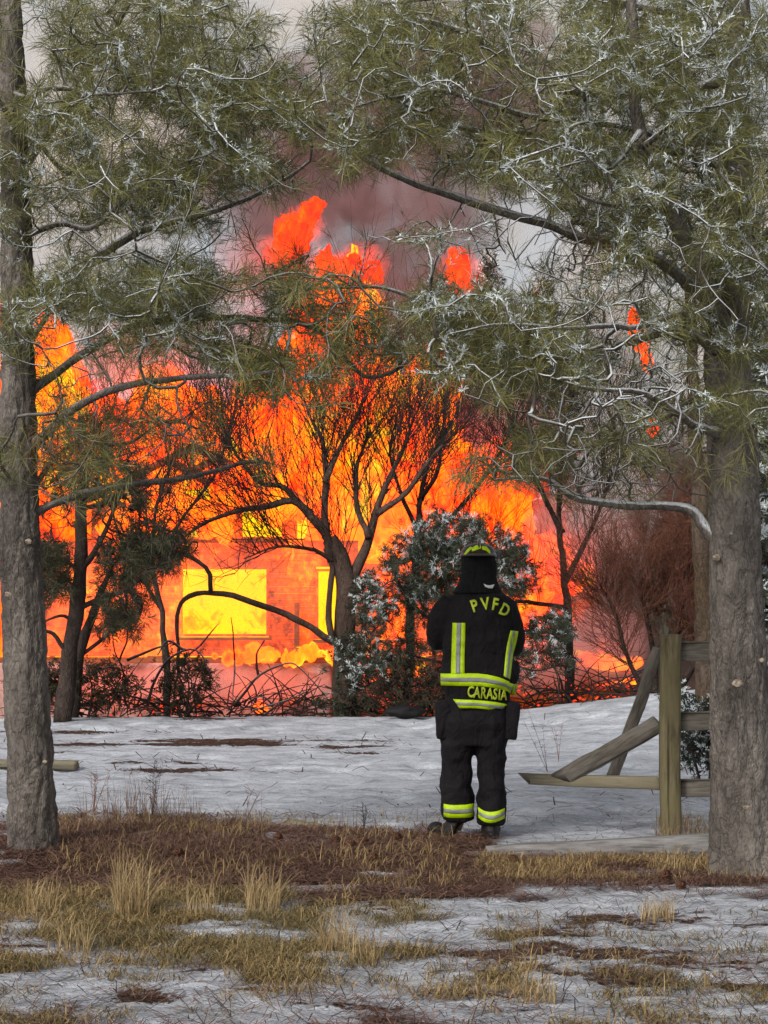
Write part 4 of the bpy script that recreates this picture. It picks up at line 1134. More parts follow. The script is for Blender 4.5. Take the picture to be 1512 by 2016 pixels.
# ------------------------------------------------------------------ fence and timber
def mat_wood(name, a, b, moss=None, sn=0.0, axis=(1, 1, 0.12)):
    t = NT(name)
    tc = t.n('TexCoord').outputs['Object']
    mp = t.n('Mapping', x0=tc, x3=axis).outputs[0]
    n = t.noise(26, 6, 0.7, mp); m = t.noise(70, 3, 0.6, mp)
    c = t.ramp(t.math('ADD', t.math('MULTIPLY', n, .65), t.math('MULTIPLY', m, .35)), [(0.34, tuple(v * .45 for v in a)), (0.47, a), (0.66, b)])
    if moss: c = t.mix(t.ramp(t.noise(3.2, 4), [(0.38, 0.0), (0.62, 0.8)]), c, moss)
    cr = t.ramp(t.noise(9, 2, 0.4, t.n('Mapping', x0=tc, x3=(axis[0] * 3, axis[1] * 3, axis[2] * .6)).outputs[0]), [(0.30, 0.35), (0.36, 1.0)])
    c = t.mix(1.0, c, cr, 'MULTIPLY')
    if sn:
        s = t.ramp(t.math('ADD', t.up(), t.math('MULTIPLY', t.noise(7, 4), 0.9)), [(1.02, 0.0), (1.2, sn)])
        c = t.mix(s, c, (0.6, 0.62, 0.65))
    return t.pbr(c, 0.9, t.bump(n, 0.7, 0.01), 0.15)
M_POST = mat_wood('post_wood', (0.14, 0.115, 0.065), (0.27, 0.23, 0.14), (0.17, 0.145, 0.075))
M_RAIL = mat_wood('rail_wood', (0.13, 0.115, 0.095), (0.25, 0.225, 0.195))
M_RAILB = mat_wood('broken_wood', (0.19, 0.165, 0.12), (0.34, 0.30, 0.22), (0.24, 0.21, 0.14), 0.6)
M_BEAM = mat_wood('snowy_beam', (0.20, 0.19, 0.18), (0.33, 0.32, 0.31), None, 0.9)
def plank(name, a, b, w, th, mat, parent=None, roll=0.0, taper=(1.0, 1.0), seed=0, ragged=(0, 0), seg=26):
    """board from a to b; local z along its length; width w across, thickness th"""
    a, b = Vector(a), Vector(b)
    L = (b - a).length
    r = np.random.default_rng(seed + 100)
    n = seg
    ch = min(w, th) * 0.16
    prof = np.array([(-w / 2 + ch, -th / 2), (w / 2 - ch, -th / 2), (w / 2, -th / 2 + ch), (w / 2, th / 2 - ch), (w / 2 - ch, th / 2), (-w / 2 + ch, th / 2), (-w / 2, th / 2 - ch), (-w / 2, -th / 2 + ch)])
    k = len(prof)
    Vv = []
    for i in range(n):
        u = i / (n - 1)
        s = taper[0] * (1 - u) + taper[1] * u
        wob = (vnoise(np.array([u * 5.0, seed, 0.3])) - .5) * 0.014
        z = np.full(k, u * L)
        if i == 0: z += ragged[0] * (prof[:, 0] / w + r.uniform(-.3, .3, k))
        if i == n - 1: z += ragged[1] * (prof[:, 0] / w + r.uniform(-.3, .3, k))
        p = prof * s * (1 + (r.uniform(-.02, .02, (k, 1))))
        Vv.append(np.stack([p[:, 0] + wob, p[:, 1] + wob * .6, z], -1))
    Vv = np.concatenate(Vv)
    i = np.arange(n - 1)[:, None] * k; j = np.arange(k)[None]; j2 = (j + 1) % k
    Q = np.stack([i + j, i + j2, i + k + j2, i + k + j], -1).reshape(-1, 4)
    caps = np.array([list(range(k))[::-1], list(range((n - 1) * k, n * k))])
    me = np_mesh(name, Vv, [Q, caps], False)
    o = bpy.data.objects.new(name, me); COL.objects.link(o); me.materials.append(mat)
    q = (b - a).to_track_quat('Z', 'Y').to_matrix().to_4x4() @ Matrix.Rotation(roll, 4, 'Z')
    M = Matrix.Translation(a) @ q
    if parent is not None:
        o.parent = parent
        o.matrix_local = Matrix.Translation(-parent.location) @ M
    else: o.matrix_world = M
    return o
def align_face(o, parent, a, b, roll_to=Vector((0, -1, 0))): pass
YP = 12.46
def gp(px, py, Y): return Vector(W(px, py, Y))
pb = gp(1319, 1660, YP); pt = gp(1319, 1249, YP)
fence = empty('fence', (pb.x, pb.y, pb.z), 'weathered wooden post and rail fence with its rails broken off on the left', 'fence')
def face_roll(a, b):
    """roll so that the board's width (local x) lies in the vertical plane through its axis and its face looks at -Y"""
    q = (Vector(b) - Vector(a)).to_track_quat('Z', 'Y').to_matrix()
    x, y = q.col[0], q.col[1]
    # want local y ~ world Y
    d = Vector((0, 1, 0))
    return math.atan2(-d.dot(x), d.dot(y))
def fp(name, a, b, w, th, mat, **k): return plank(name, a, b, w, th, mat, roll=face_roll(a, b), **k)
fp('post', pb - Vector((0, 0, 0.15)), pt, 0.128, 0.125, M_POST, parent=fence, seed=3)
p2 = gp(1700, 1640, 11.9)
fp('post', p2 - Vector((0, 0, 0.1)), p2 + Vector((0, 0, 1.35)), 0.128, 0.125, M_POST, parent=fence, seed=4)
for py, w in ((1282, 0.128), (1420, 0.122), (1552, 0.115)):
    a = gp(1326, py, YP + 0.09); b = gp(1700, py - 5, 11.98)
    fp('rail', a, b, w, 0.04, M_RAIL, parent=fence, seed=int(py))
fp('broken_rail', gp(1298, 1425, YP + 0.085), gp(1107, 1532, YP + 0.30), 0.118, 0.04, M_RAIL, parent=fence, seed=7, ragged=(0.02, 0.09))
fp('broken_rail', gp(1297, 1275, YP + 0.14), gp(1206, 1530, YP + 0.55), 0.078, 0.04, M_RAIL, parent=fence, seed=8, ragged=(0.02, 0.03))
b1 = fp('fallen_rail', gp(1032, 1533, YP + 0.36), gp(1300, 1541, YP + 0.16), 0.085, 0.055, M_RAILB, seed=9, taper=(0.85, 1.0), ragged=(0.07, 0.04))
tag(b1, 'broken fence rail lying level on the snow against the post', 'board')
b2 = fp('snowy_beam', gp(958, 1679, 11.55), gp(1420, 1668, 11.75), 0.15, 0.14, M_BEAM, seed=10, taper=(0.55, 1.15))
tag(b2, 'long squared timber under snow lying from the firefighter to the right pine', 'timber')
b3 = plank('plank', gp(562, 1622, 13.2), gp(645, 1637, 12.75), 0.10, 0.04, M_RAILB, roll=0.5, seed=12, ragged=(.05, .02))
tag(b3, 'short mossy plank lying on the snow left of the firefighter', 'plank')
b4 = plank('plank', gp(-60, 1503, 17.0), gp(152, 1507, 17.3), 0.10, 0.07, M_RAILB, roll=0.2, seed=13, ragged=(.05, .05))
tag(b4, 'pale timber lying on the snow behind the left pine trunk', 'plank')
# stones, cones, dark lump
def lump(name, label, cat, p, r, mat, seed, group=None, sq=0.6):
    V = ICO[0].copy()
    V = V * (1 + (fbm(V * 1.4 + seed, 3, seed)[:, None] - .5) * 0.8) * np.array([r, r * .8, r * sq])
    me = np_mesh(name, V, ICO[1], False)
    o = link(name, me, None, mat); o.location = p
    return tag(o, label, cat, group)
t = NT('stone'); M_STONE = t.pbr(t.ramp(t.noise(30, 4), [(0.3, (0.03, 0.03, 0.032)), (0.7, (0.12, 0.12, 0.12))]), 0.9, t.bump(t.noise(60, 3), .5, .01))
def on_ground(px, py):
    # walk the view ray down to the ground
    lo, hi = 6.0, 30.0
    for _ in range(60):
        m = (lo + hi) / 2
        p = W(px, py, m)
        if p[2] > gzs(p[0], m): lo = m
        else: hi = m
    return W(px, py, lo)
lump('stone', 'dark stone on the snow left of the boots', 'stone', on_ground(742, 1650) , 0.045, M_STONE, 1)
t = NT('dark_tarp'); M_TARP = t.pbr((0.012, 0.011, 0.011), 0.7, None, 0.2)
lump('bundle', 'black bundle lying at the far edge of the lawn', 'bundle', W(795, 1400, 24.2), 0.26, M_TARP, 2, sq=0.35)
t = NT('pine_cone'); M_CONE = t.pbr(t.ramp(t.noise(90, 3), [(0.35, (0.03, 0.014, 0.009)), (0.65, (0.17, 0.075, 0.045))]), 0.85, None, .2)
def cone(px, py, s, label):
    p = on_ground(px, py)
    root = empty('pine_cone', (p[0], p[1], p[2] + s * .7), label, 'pine cone', 'pine cones on the ground')
    V, Fq, n = [], [], 0
    r = np.random.default_rng(int(px))
    for i in range(70):
        u = i / 70; th = i * 2.39996
        rad = s * (math.sin(PI * (0.12 + 0.8 * u)) ** 0.7) * 0.62
        z = s * (2 * u - 1) * 0.85
        c = np.array([math.cos(th) * rad, math.sin(th) * rad, z]); o_ = np.array([math.cos(th), math.sin(th), 0.45])
        tn = np.array([-math.sin(th), math.cos(th), 0]); w = s * .22
        V += [c * 0.3 + np.array([0, 0, z * .7]), c + tn * w, c + o_ * s * .32, c - tn * w, c - o_ * 0.02 + np.array([0, 0, -s * .10])]
        Fq += [(n, n + 1, n + 2), (n, n + 2, n + 3), (n + 4, n + 2, n + 1), (n + 4, n + 3, n + 2)]
        n += 5
    V = np.array(V)
    R = np.array(Matrix.Rotation(r.uniform(.9, 1.4), 3, 'X') @ Matrix.Rotation(r.uniform(0, 6), 3, 'Z'))
    me = np_mesh('scales', V @ R.T, np.array(Fq), False)
    o = link('scales', me, None, M_CONE); o.parent = root; o['kind'] = 'stuff'
    return root
cone(1310, 1738, 0.045, 'reddish pine cone alone on the snow, nearest the right pine but one')
cone(1341, 1753, 0.034, 'smaller pine cone on the snow right of the reddish one')
for px, py, lb in [(660, 1665, 'leftmost of three dark pine cones in a row in the needle litter'), (690, 1672, 'middle one of three dark pine cones in a row in the litter'), (716, 1668, 'pine cone just below the dark stone'),
    (548, 1660, 'dark pine cone in the litter below the short mossy plank'), (352, 1690, 'dark pine cone in the litter right of the left pine trunk'),
    (782, 1660, 'dark pine cone in the litter just left of the boots'), (735, 1700, 'lowest dark pine cone in the litter under the dark stone'), (1010, 1704, 'pine cone in dry grass below the snowy timber')]:
    o = cone(px, py, 0.04, lb)
# ------------------------------------------------------------------ grass, litter, weeds
t = NT('grass_blades'); c = t.attr('tint').outputs['Color']
M_GRASS = t.pbr(c, 0.8, None, 0.2)
def blades(P, H, wid, lean, tint, r, flat=0.0):
    n = len(P)
    az = r.uniform(0, 2 * PI, n)
    d = np.stack([np.cos(az), np.sin(az) * 0.8, np.zeros(n)], -1)
    H = np.broadcast_to(H, (n,)) * r.uniform(.55, 1.25, n)
    ln = np.clip(r.normal(lean, 0.28, n), 0.02, 1.5)
    side = np.stack([-np.sin(az + r.normal(0, .8, n)), np.cos(az), np.zeros(n)], -1)
    side /= np.linalg.norm(side, axis=1, keepdims=True)
    rows = []
    for u in (0.0, 0.45, 0.8):
        ang = ln * (u ** 0.8) * 1.2
        pos = P + d * (np.sin(ang) * u * H)[:, None] + np.array([0, 0, 1.0]) * (np.cos(np.minimum(ang, 1.45)) * u * H)[:, None]
        w = wid * (1 - u * .7)
        rows += [pos - side * w, pos + side * w]
    ang = ln * 1.35
    rows.append(P + d * (np.sin(ang) * H)[:, None] + np.array([0, 0, 1.0]) * (np.cos(np.minimum(ang, 1.5)) * H)[:, None])
    V = np.stack(rows, 1).reshape(-1, 3)
    b = np.arange(n)[:, None] * 7
    Q = np.concatenate([b + np.array([[0, 1, 3, 2]]), b + np.array([[2, 3, 5, 4]])])
    T = b + np.array([[4, 5, 6]])
    f = r.uniform(0, 1, (n, 1))
    c = np.array(tint[0]) * f + np.array(tint[1]) * (1 - f)
    return V, Q, T, np.repeat(c, 7, 0)
def grass_obj(name, label, sets, cat='grass'):
    Vs, Qs, Ts, Cs, n = [], [], [], [], 0
    for V, Q, T, C in sets:
        Vs.append(V); Qs.append(Q + n); Ts.append(T + n); Cs.append(C); n += len(V)
    me = np_mesh(name, np.concatenate(Vs), [np.concatenate(Qs), np.concatenate(Ts)], False, {'tint': np.concatenate(Cs)})
    o = link(name, me, None, M_GRASS)
    return tag(o, label, cat, kind='stuff')
def ground_pts(x, y): return np.stack([x, y, gz(x, y)], -1)
def img_pts(n, box, r, dens=None):
    """random ground points inside a picture-space rectangle"""
    x0, x1, y0, y1 = box
    px = r.uniform(x0, x1, n); py = r.uniform(y0, y1, n)
    d = 1.6 * F / (py - 1165.0)
    d = d * (1 - 0.02)
    x = (px - 756) / F * d
    if dens is not None:
        k = r.uniform(size=n) < dens(x, d, px, py)
        x, d = x[k], d[k]
    return ground_pts(x, d)
GOLD = ((0.44, 0.31, 0.14), (0.17, 0.115, 0.05)); OLIVE = ((0.27, 0.205, 0.085), (0.085, 0.066, 0.030)); BRN = ((0.25, 0.15, 0.10), (0.06, 0.032, 0.022)); STRAW = ((0.45, 0.34, 0.18), (0.24, 0.16, 0.07))
r = np.random.default_rng(71)
def dn(sc, lo, hi, s): return lambda x, d, px, py: sstep(lo, hi, fb2(x, d * 1.6, sc, 4, s))
dm = lambda sc, lo, hi, s: (lambda x, d, px, py: sstep(lo, hi, fb2(x, d * 1.6, sc, 4, s)) * sstep(.40, .60, fb2(x, d * 1.7, 7.0, 3, s + 50)))
S_ = []
def clump(n, box, H, lean, tint, f, wid=0.0022):
    P = img_pts(n, box, r, f)
    if len(P): S_.append(blades(P, H, wid, lean, tint, r))
clump(30000, (-60, 640, 1740, 1890), 0.12, 1.35, OLIVE, dm(1.6, .38, .56, 5)); clump(13000, (-60, 400, 1735, 1880), 0.13, 1.35, GOLD, dm(1.8, .42, .56, 6))
clump(9000, (-60, 700, 1740, 1900), 0.15, 1.25, GOLD, dm(1.6, .46, .62, 5))
clump(18000, (480, 1020, 1760, 1920), 0.11, 1.3, OLIVE, dm(1.7, .47, .62, 7))
clump(6500, (480, 1060, 1760, 1920), 0.14, 1.2, GOLD, dm(1.7, .48, .62, 7))
clump(17000, (-60, 1560, 1880, 2040), 0.10, 1.3, OLIVE, dm(1.8, .50, .64, 9))
clump(6500, (-60, 1560, 1860, 2040), 0.12, 1.2, GOLD, dm(1.8, .50, .64, 9))
clump(12000, (440, 1050, 1850, 2000), 0.12, 1.25, GOLD, dm(1.5, .46, .60, 29)); clump(7000, (1000, 1560, 1780, 1960), 0.10, 1.2, OLIVE, dm(1.9, .55, .66, 12))
for cx, cy, n, h in ((262, 1790, 260, 0.30), (520, 1775, 160, 0.24), (660, 1860, 120, 0.20), (720, 1880, 90, 0.18), (1290, 1795, 130, 0.12), (90, 1780, 140, .2), (1060, 1950, 80, .12), (400, 1790, 90, .2), (150, 1850, 90, .16)):
    S_.append(blades(img_pts(n, (cx - 32, cx + 32, cy - 8, cy + 8), r), h, 0.0022, 0.45, STRAW, r))
grass_obj('grass', 'matted olive and straw coloured grass poking through snow in the foreground', S_)
S_ = []
clump(22000, (110, 520, 1596, 1690), 0.12, 1.3, BRN, dm(1.4, .30, .48, 15))
clump(10000, (430, 900, 1622, 1720), 0.09, 1.3, BRN, dm(1.5, .34, .50, 15))
clump(5000, (120, 900, 1600, 1740), 0.13, .8, GOLD, dn(1.8, .44, .60, 16))
clump(9000, (940, 1430, 1680, 1722), 0.085, 0.9, GOLD, dn(2.2, .36, .52, 17))
clump(7000, (900, 1520, 1680, 1730), 0.07, 1.0, BRN, dn(2.2, .36, .52, 18))
clump(2600, (1290, 1520, 1600, 1720), 0.12, 0.7, STRAW, dn(2.2, .42, .56, 19))
for cx, cy, n, h in ((290, 1600, 90, 0.34), (200, 1600, 70, 0.24), (260, 1605, 60, 0.26), (1325, 1640, 60, 0.24), (355, 1600, 60, .25), (712, 1640, 26, .2), (480, 1630, 26, .26)):
    S_.append(blades(img_pts(n, (cx - 40, cx + 40, cy - 6, cy + 6), r), h, 0.0018, 0.35, BRN, r))
grass_obj('dry_grass', 'dry brown grass tangled over the needle bank between the pines', S_)
# fallen needles and debris
def debris(n, box, f, L, w, tint):
    P = img_pts(n, box, r, f)
    m = len(P)
    az = r.uniform(0, 2 * PI, m)
    d = np.stack([np.cos(az), np.sin(az), r.normal(0, .16, m)], -1) * (L * r.uniform(.5, 1.3, m))[:, None] / 2
    q = np.stack([-np.sin(az), np.cos(az), np.zeros(m)], -1) * w
    P = P + np.array([0, 0, 0.018]) + r.normal(0, 0.006, (m, 3))
    V = np.stack([P - d - q, P - d + q, P + d + q * .6, P + d - q * .6], 1).reshape(-1, 3)
    Q = np.arange(m)[:, None] * 4 + np.array([[0, 1, 2, 3]])
    c = np.array(tint[0]) * (f_ := r.uniform(0, 1, (m, 1))) + np.array(tint[1]) * (1 - f_)
    return V, Q, np.repeat(c, 4, 0)
lf = lambda x, d, px, py: np.clip(litter_f(x, d) * 0.95 + 0.03, 0, 1)
RB = ((0.26, 0.14, 0.10), (0.04, 0.022, 0.017))
needle_obj_parts = [debris(90000, (-60, 1560, 1590, 1760), lf, 0.13, 0.0024, RB), debris(26000, (-60, 1560, 1760, 2040), lf, 0.10, 0.0022, RB),
                    debris(15000, (-60, 1560, 1410, 1600), lambda x, d, px, py: litter_f(x, d) * .8 + .05 * (fb2(x, d, .6, 3, 3) > .5), 0.16, 0.006, ((0.12, .07, .05), (.03, .018, .014))),
                    debris(3400, (-60, 1560, 1590, 2040), None, 0.12, 0.0022, RB), debris(1500, (-60, 1560, 1700, 2040), None, 0.16, 0.0028, ((.10, .07, .05), (.03, .02, .015)))]
o = needle_obj('needle_litter', needle_obj_parts, M_GRASS, None)
tag(o, 'fallen brown pine needles and twigs strewn over the snow', 'litter')
# tangle of brush and glowing embers at the foot of the house
tb = Tubes(); rb = np.random.default_rng(81)
for k in range(420):
    px = rb.choice([rb.uniform(90, 650), rb.uniform(90, 650), rb.uniform(730, 860), rb.uniform(1020, 1260)]); Y = rb.uniform(25.0, 27.5)
    g_ = gr(px, Y); L_ = rb.uniform(.3, 1.0)
    d_ = np.array([rb.normal(0, .8), rb.normal(0, .4), rb.uniform(.15, 1.0)]); d_ /= np.linalg.norm(d_)
    s_ = np.linspace(0, 1, 7)[:, None]
    Q = g_ + np.array([0, 0, rb.uniform(0, .25)]) + d_ * L_ * s_ + np.array([rb.normal(0, .3), 0, -rb.uniform(.1, .5)]) * L_ * s_ ** 2
    tb.add(Q, np.linspace(rb.uniform(.006, .014), .004, 7), 4, 0, caps=False)
o = tb.build('brush', M_BTWIG, None); tag(o, 'tangle of dark dead brush along the foot of the burning house', 'brush', kind='stuff')
V_, F_, n_ = [], [], 0
for k in range(170):
    px = rb.choice([rb.uniform(100, 650), rb.uniform(730, 860), rb.uniform(1010, 1250)]); Y = rb.uniform(26, 37)
    c_ = gr(px, Y) + np.array([0, 0, .06 + .4 * rb.uniform() ** 2]); s_ = rb.uniform(.01, .045) * Y / 34
    v_ = np.array([(-1, 0, 0), (1, 0, .5), (.2, .6, .1), (.1, -.6, -.2), (.3, 0, 1.2)]) * s_ * rb.uniform(.5, 1.4, 3)
    V_.append(v_ + c_); F_.append(np.array([(0, 3, 4), (3, 1, 4), (1, 2, 4), (2, 0, 4), (0, 1, 3), (0, 2, 1)]) + n_); n_ += 5
me = np_mesh('embers', np.concatenate(V_), np.concatenate(F_), False)
o = link('embers', me, None, M_FIRE_RED); tag(o, 'glowing embers scattered on the ground before the house', 'embers', kind='stuff')
# snow crusts standing proud among the grass
# weeds
def weed(px, py, top, lean, label, seed, n=5):
    p = on_ground(px, py)
    r_ = np.random.default_rng(seed)
    h = (py - top) / F * p[1]
    tb = Tubes()
    root = empty('weed', tuple(p), label, 'weed', 'dry weed stalks on the snow')
    tb = Tubes()
    for k in range(n):
        a = np.array([lean + r_.normal(0, .12), r_.normal(0, .12), 1.0]); hh = h * r_.uniform(.6, 1)
        Q = p + np.linspace(0, 1, 8)[:, None] * a * hh + (np.linspace(0, 1, 8) ** 2)[:, None] * np.array([r_.normal(0, .06), 0, 0]) * hh
        tb.add(Q, np.linspace(.0028, .0012, 8), 3, 0, caps=False)
        for b in range(6):
            i = r_.integers(3, 8); e = Q[i] + np.array([r_.normal(0, .05), r_.normal(0, .05), r_.uniform(.01, .05)])
            tb.add(np.linspace(Q[i], e, 3), [.0018, .0014, .001], 3, 0, caps=False)
    o = tb.build('stalks', M_BTWIG if seed % 2 else M_RUST, root); o['kind'] = 'stuff'
weed(1078, 1520, 1395, -0.25, 'tall pale weed stalk leaning left between the firefighter and the fence', 1, 4)
weed(1100, 1500, 1420, -0.1, 'shorter weed stalk just right of the leaning one', 2, 3)
weed(300, 1610, 1490, 0.0, 'bushy dry weed standing on the bank right of the left pine', 3, 9)
weed(185, 1600, 1515, 0.1, 'dry weed beside the left pine trunk', 4, 7)
weed(480, 1625, 1540, 0.35, 'thin weed leaning right above the needle bank', 6, 3)
weed(716, 1645, 1575, 0.0, 'short upright weed by the dark stone', 7, 4)
# ------------------------------------------------------------------ the firefighter
YF = 12.4
KF = YF / F
FX = (936 - 756) / F * YF
FZ = float(gz(np.array(FX), np.array(YF))) + 0.0
ZREF = 1652.0
def fl(px, py, y=0.0):
    """local coordinates of the figure, from its outline in the photograph"""
    return np.array([(px - 936) * KF, y, (ZREF - py) * KF])
person = empty('person', (FX, YF, FZ), 'firefighter in black turnout coat with lime stripes, seen from behind, watching the fire', 'person')
def cloth_mat(name, c0, c1, rough=0.85):
    t = NT(name)
    tc = t.n('TexCoord').outputs['Object']
    n = t.noise(4.5, 5, 0.6, tc); wv = t.noise(160, 2, 0.5, tc)
    fold = t.noise(13, 3, 0.55, t.n('Mapping', x0=tc, x3=(1, 1, 0.55)).outputs[0], 0.8)
    return t.pbr(t.ramp(n, [(0.3, c0), (0.7, c1)]), rough, t.bump(t.math('ADD', t.math('MULTIPLY', fold, 1.0), t.math('MULTIPLY', wv, 0.05)), 0.8, 0.04), 0.22)
M_COAT = cloth_mat('black_coat_cloth', (0.003, 0.003, 0.0035), (0.010, 0.0075, 0.009))
M_TROU = cloth_mat('black_trouser_cloth', (0.0035, 0.003, 0.0045), (0.012, 0.0095, 0.012))
M_HOOD = cloth_mat('black_hood_cloth', (0.004, 0.004, 0.004), (0.008, 0.008, 0.008), 0.95)
M_BOOT = cloth_mat('boot_rubber', (0.008, 0.007, 0.007), (0.022, 0.019, 0.018), 0.5)
M_SKIN = cloth_mat('skin', (0.42, 0.24, 0.17), (0.5, 0.3, 0.22), 0.5)
M_GLOVE = cloth_mat('glove_leather', (0.10, 0.07, 0.04), (0.16, 0.11, 0.06), 0.7)
def flat_mat(name, c, rough=0.5, em=0.0):
    t = NT(name)
    n = t.noise(24, 5, 0.7)
    return t.pbr(t.mix(t.ramp(n, [(0.35, 0.0), (0.7, 0.6)]), c, tuple(v * 0.5 for v in c)), rough, None, 0.4)
M_LIME = flat_mat('lime_tape', (0.50, 0.72, 0.0))
M_SILV = flat_mat('silver_tape', (0.25, 0.27, 0.25), 0.4)
M_LETT = flat_mat('lime_letters', (0.46, 0.56, 0.03))
M_WHITE = flat_mat('white_patch', (0.6, 0.6, 0.58))
M_HELM = flat_mat('helmet_shell', (0.035, 0.02, 0.018), 0.35)

# body: one continuous figure
def skin_body():
    J, E_, Rr = [], [], []
    def add(p, r, par=None):
        J.append(tuple(p)); Rr.append(r)
        if par is not None: E_.append((par, len(J) - 1))
        return len(J) - 1
    pel = add((0.005, 0, 0.88), 0.13)
    s1 = add((0.008, 0, 1.08), 0.125, pel); s2 = add((0.01, 0, 1.28), 0.14, s1); ch = add((0.01, 0, 1.42), 0.11, s2)
    nk = add((0.015, 0.01, 1.52), 0.058, ch); hd = add((0.017, 0.03, 1.62), 0.085, nk); hd2 = add((0.017, 0.03, 1.73), 0.082, hd)
    add((0.017, 0.125, 1.655), 0.014, hd)
    for s in (-1, 1):
        sh = add((0.01 + s * 0.17, 0.0, 1.43), 0.065, ch)
        el = add((0.0 + s * 0.245, 0.10, 1.20), 0.047, sh)
        wr = add((s * 0.09, 0.30, 1.30), 0.032, el)
        pm = add((s * 0.05, 0.37, 1.335), 0.030, wr)
        for q in range(4):
            kx = pm
            o = (q - 1.5) * 0.019
            b0 = add((s * 0.035, 0.405, 1.335 + o), 0.0095, pm)
            b1 = add((s * 0.012, 0.43, 1.337 + o * 1.05), 0.0085, b0)
            add((-s * 0.010, 0.42 - 0.004 * q, 1.335 + o), 0.0075, b1)
        t0 = add((s * 0.045, 0.36, 1.385), 0.010, pm); add((s * 0.015, 0.385, 1.395), 0.008, t0)
        hp = add((0.005 + s * 0.09, 0, 0.84), 0.09, pel)
        kn = add((0.0 + s * 0.105, 0.01, 0.47), 0.058, hp)
        an = add((s * 0.108, -0.01, 0.10), 0.04, kn)
        ft = add((s * 0.12, 0.10, 0.045), 0.035, an)
    me = bpy.data.meshes.new('body')
    me.from_pydata(J, E_, [])
    o = bpy.data.objects.new('body', me); COL.objects.link(o)
    me.materials.append(M_SKIN)
    o.modifiers.new('skin', 'SKIN')
    for i, v in enumerate(me.skin_vertices[0].data):
        v.radius = (Rr[i], Rr[i]); v.use_root = (i == 0)
    sb = o.modifiers.new('sub', 'SUBSURF'); sb.levels = 1; sb.render_levels = 1
    evaluated(o)
    for p in o.data.polygons: p.use_smooth = True
    if not len(o.data.materials): o.data.materials.append(M_SKIN)
    o.parent = person
    return o
skin_body()

def loft(rings, n=40, close=True):
    """rings: (cx, cy, z, rx, ry) local metres -> V, F (closed)"""
    an = np.arange(n) / n * 2 * PI
    V = []
    for cx, cy, z, rx, ry in rings:
        ca, sa = np.cos(an), np.sin(an)
        V.append(np.stack([cx + rx * np.sign(ca) * np.abs(ca) ** 0.85, cy + ry * np.sign(sa) * np.abs(sa) ** 0.85, np.full(n, z)], -1))
    k = len(rings)
    V = np.concatenate(V + [np.array([[rings[0][0], rings[0][1], rings[0][2]]]), np.array([[rings[-1][0], rings[-1][1], rings[-1][2]]])])
    i = np.arange(k - 1)[:, None] * n; j = np.arange(n)[None]; j2 = (j + 1) % n
    T1 = np.stack([i + j, i + j2, i + n + j2], -1).reshape(-1, 3); T2 = np.stack([i + j, i + n + j2, i + n + j], -1).reshape(-1, 3)
    jj = np.arange(n); jj2 = (jj + 1) % n
    c0 = np.stack([np.full(n, k * n), jj2, jj], -1); c1 = np.stack([np.full(n, k * n + 1), (k - 1) * n + jj, (k - 1) * n + jj2], -1)
    return V, np.concatenate([T1, T2, c0, c1])
def limb_vf(pts, rad, n=20):
    tb = Tubes(); P = smooth_path(pts, 26); R = np.interp(np.linspace(0, 1, 26), np.linspace(0, 1, len(rad)), rad)
    tb.add(P, R, n)
    Q = np.concatenate(tb.Q); T = np.concatenate([Q[:, [0, 1, 2]], Q[:, [0, 2, 3]], np.concatenate(tb.T)])
    V = np.concatenate(tb.V)
    # end balls
    return V, T
def ball(p, r): return ICO[0] * np.array(r) + p, ICO[1]
def join(*vf):
    Vs, Fs, n = [], [], 0
    for V, Fc in vf: Vs.append(V); Fs.append(Fc + n); n += len(V)
    return np.concatenate(Vs), np.concatenate(Fs)
def garment(name, parts, mat, voxel=0.011, amp=0.012, freq=7, it=4, seed=0, parent=person):
    V, Fc = join(*parts)
    o, co, no = remesh(name, V, Fc, voxel, it)
    q = co * np.array([1, 1, 1.6]) * freq
    d = (fbm(q, 3, seed) - .5) * 2 * amp
    fold = 1 - np.abs(fbm(co * np.array([5, 5, 9]) + 3, 2, seed + 3) - .5) * 6
    d += np.clip(fold, 0, 1) * amp * 0.55
    set_co(o, co + no * d[:, None])
    o.data.materials.clear(); o.data.materials.append(mat)
    o.parent = parent
    return o
def R_(px, py, hw, hd, cy=0.0):
    p = fl(px, py)
    return (p[0], cy, p[2], hw * KF, hd * KF)
torso = loft([R_(940, 1404, 55, 44), R_(938, 1392, 62, 47), R_(938, 1375, 62, 47), R_(940, 1352, 72, 50), R_(941, 1335, 74, 50), R_(940, 1300, 68, 48), R_(941, 1260, 67, 49, .005), R_(942, 1225, 66, 50, .01),
              R_(943, 1200, 63, 48, .015), R_(943, 1184, 54, 42, .02), R_(943, 1172, 40, 34, .025), R_(943, 1160, 25, 27, .03)])
armL = limb_vf([fl(893, 1196, .01), fl(876, 1216, .015), fl(866, 1246, .05), fl(868, 1268, .12), fl(884, 1262, .22), fl(905, 1248, .31)], [0.085, 0.088, 0.084, 0.08, 0.072, 0.06])
armR = limb_vf([fl(993, 1200, .01), fl(1003, 1224, .015), fl(1007, 1255, .04), fl(1006, 1280, .11), fl(992, 1268, .22), fl(968, 1250, .31)], [0.080, 0.082, 0.080, 0.078, 0.070, 0.058])
flapR = loft([R_(1000, 1352, 16, 30, .03), R_(1006, 1330, 14, 28, .04), R_(1010, 1310, 12, 20, .05)])
coat = garment('coat', [torso, armL, armR, ball(fl(893, 1205, .01), (.09, .09, .085)), ball(fl(992, 1208, .01), (.085, .09, .085)), ball(fl(866, 1258, .07), (.083, .085, .07)), ball(fl(1006, 1276, .07), (.078, .085, .07)), flapR], M_COAT, 0.011, 0.017, 6.5, 3, 3)
collar = garment('collar', [loft([R_(943, 1180, 40, 36, .02), R_(943, 1166, 33, 31, .03), R_(942, 1150, 29, 28, .035)])], M_COAT, 0.009, 0.006, 9, 2, 5)
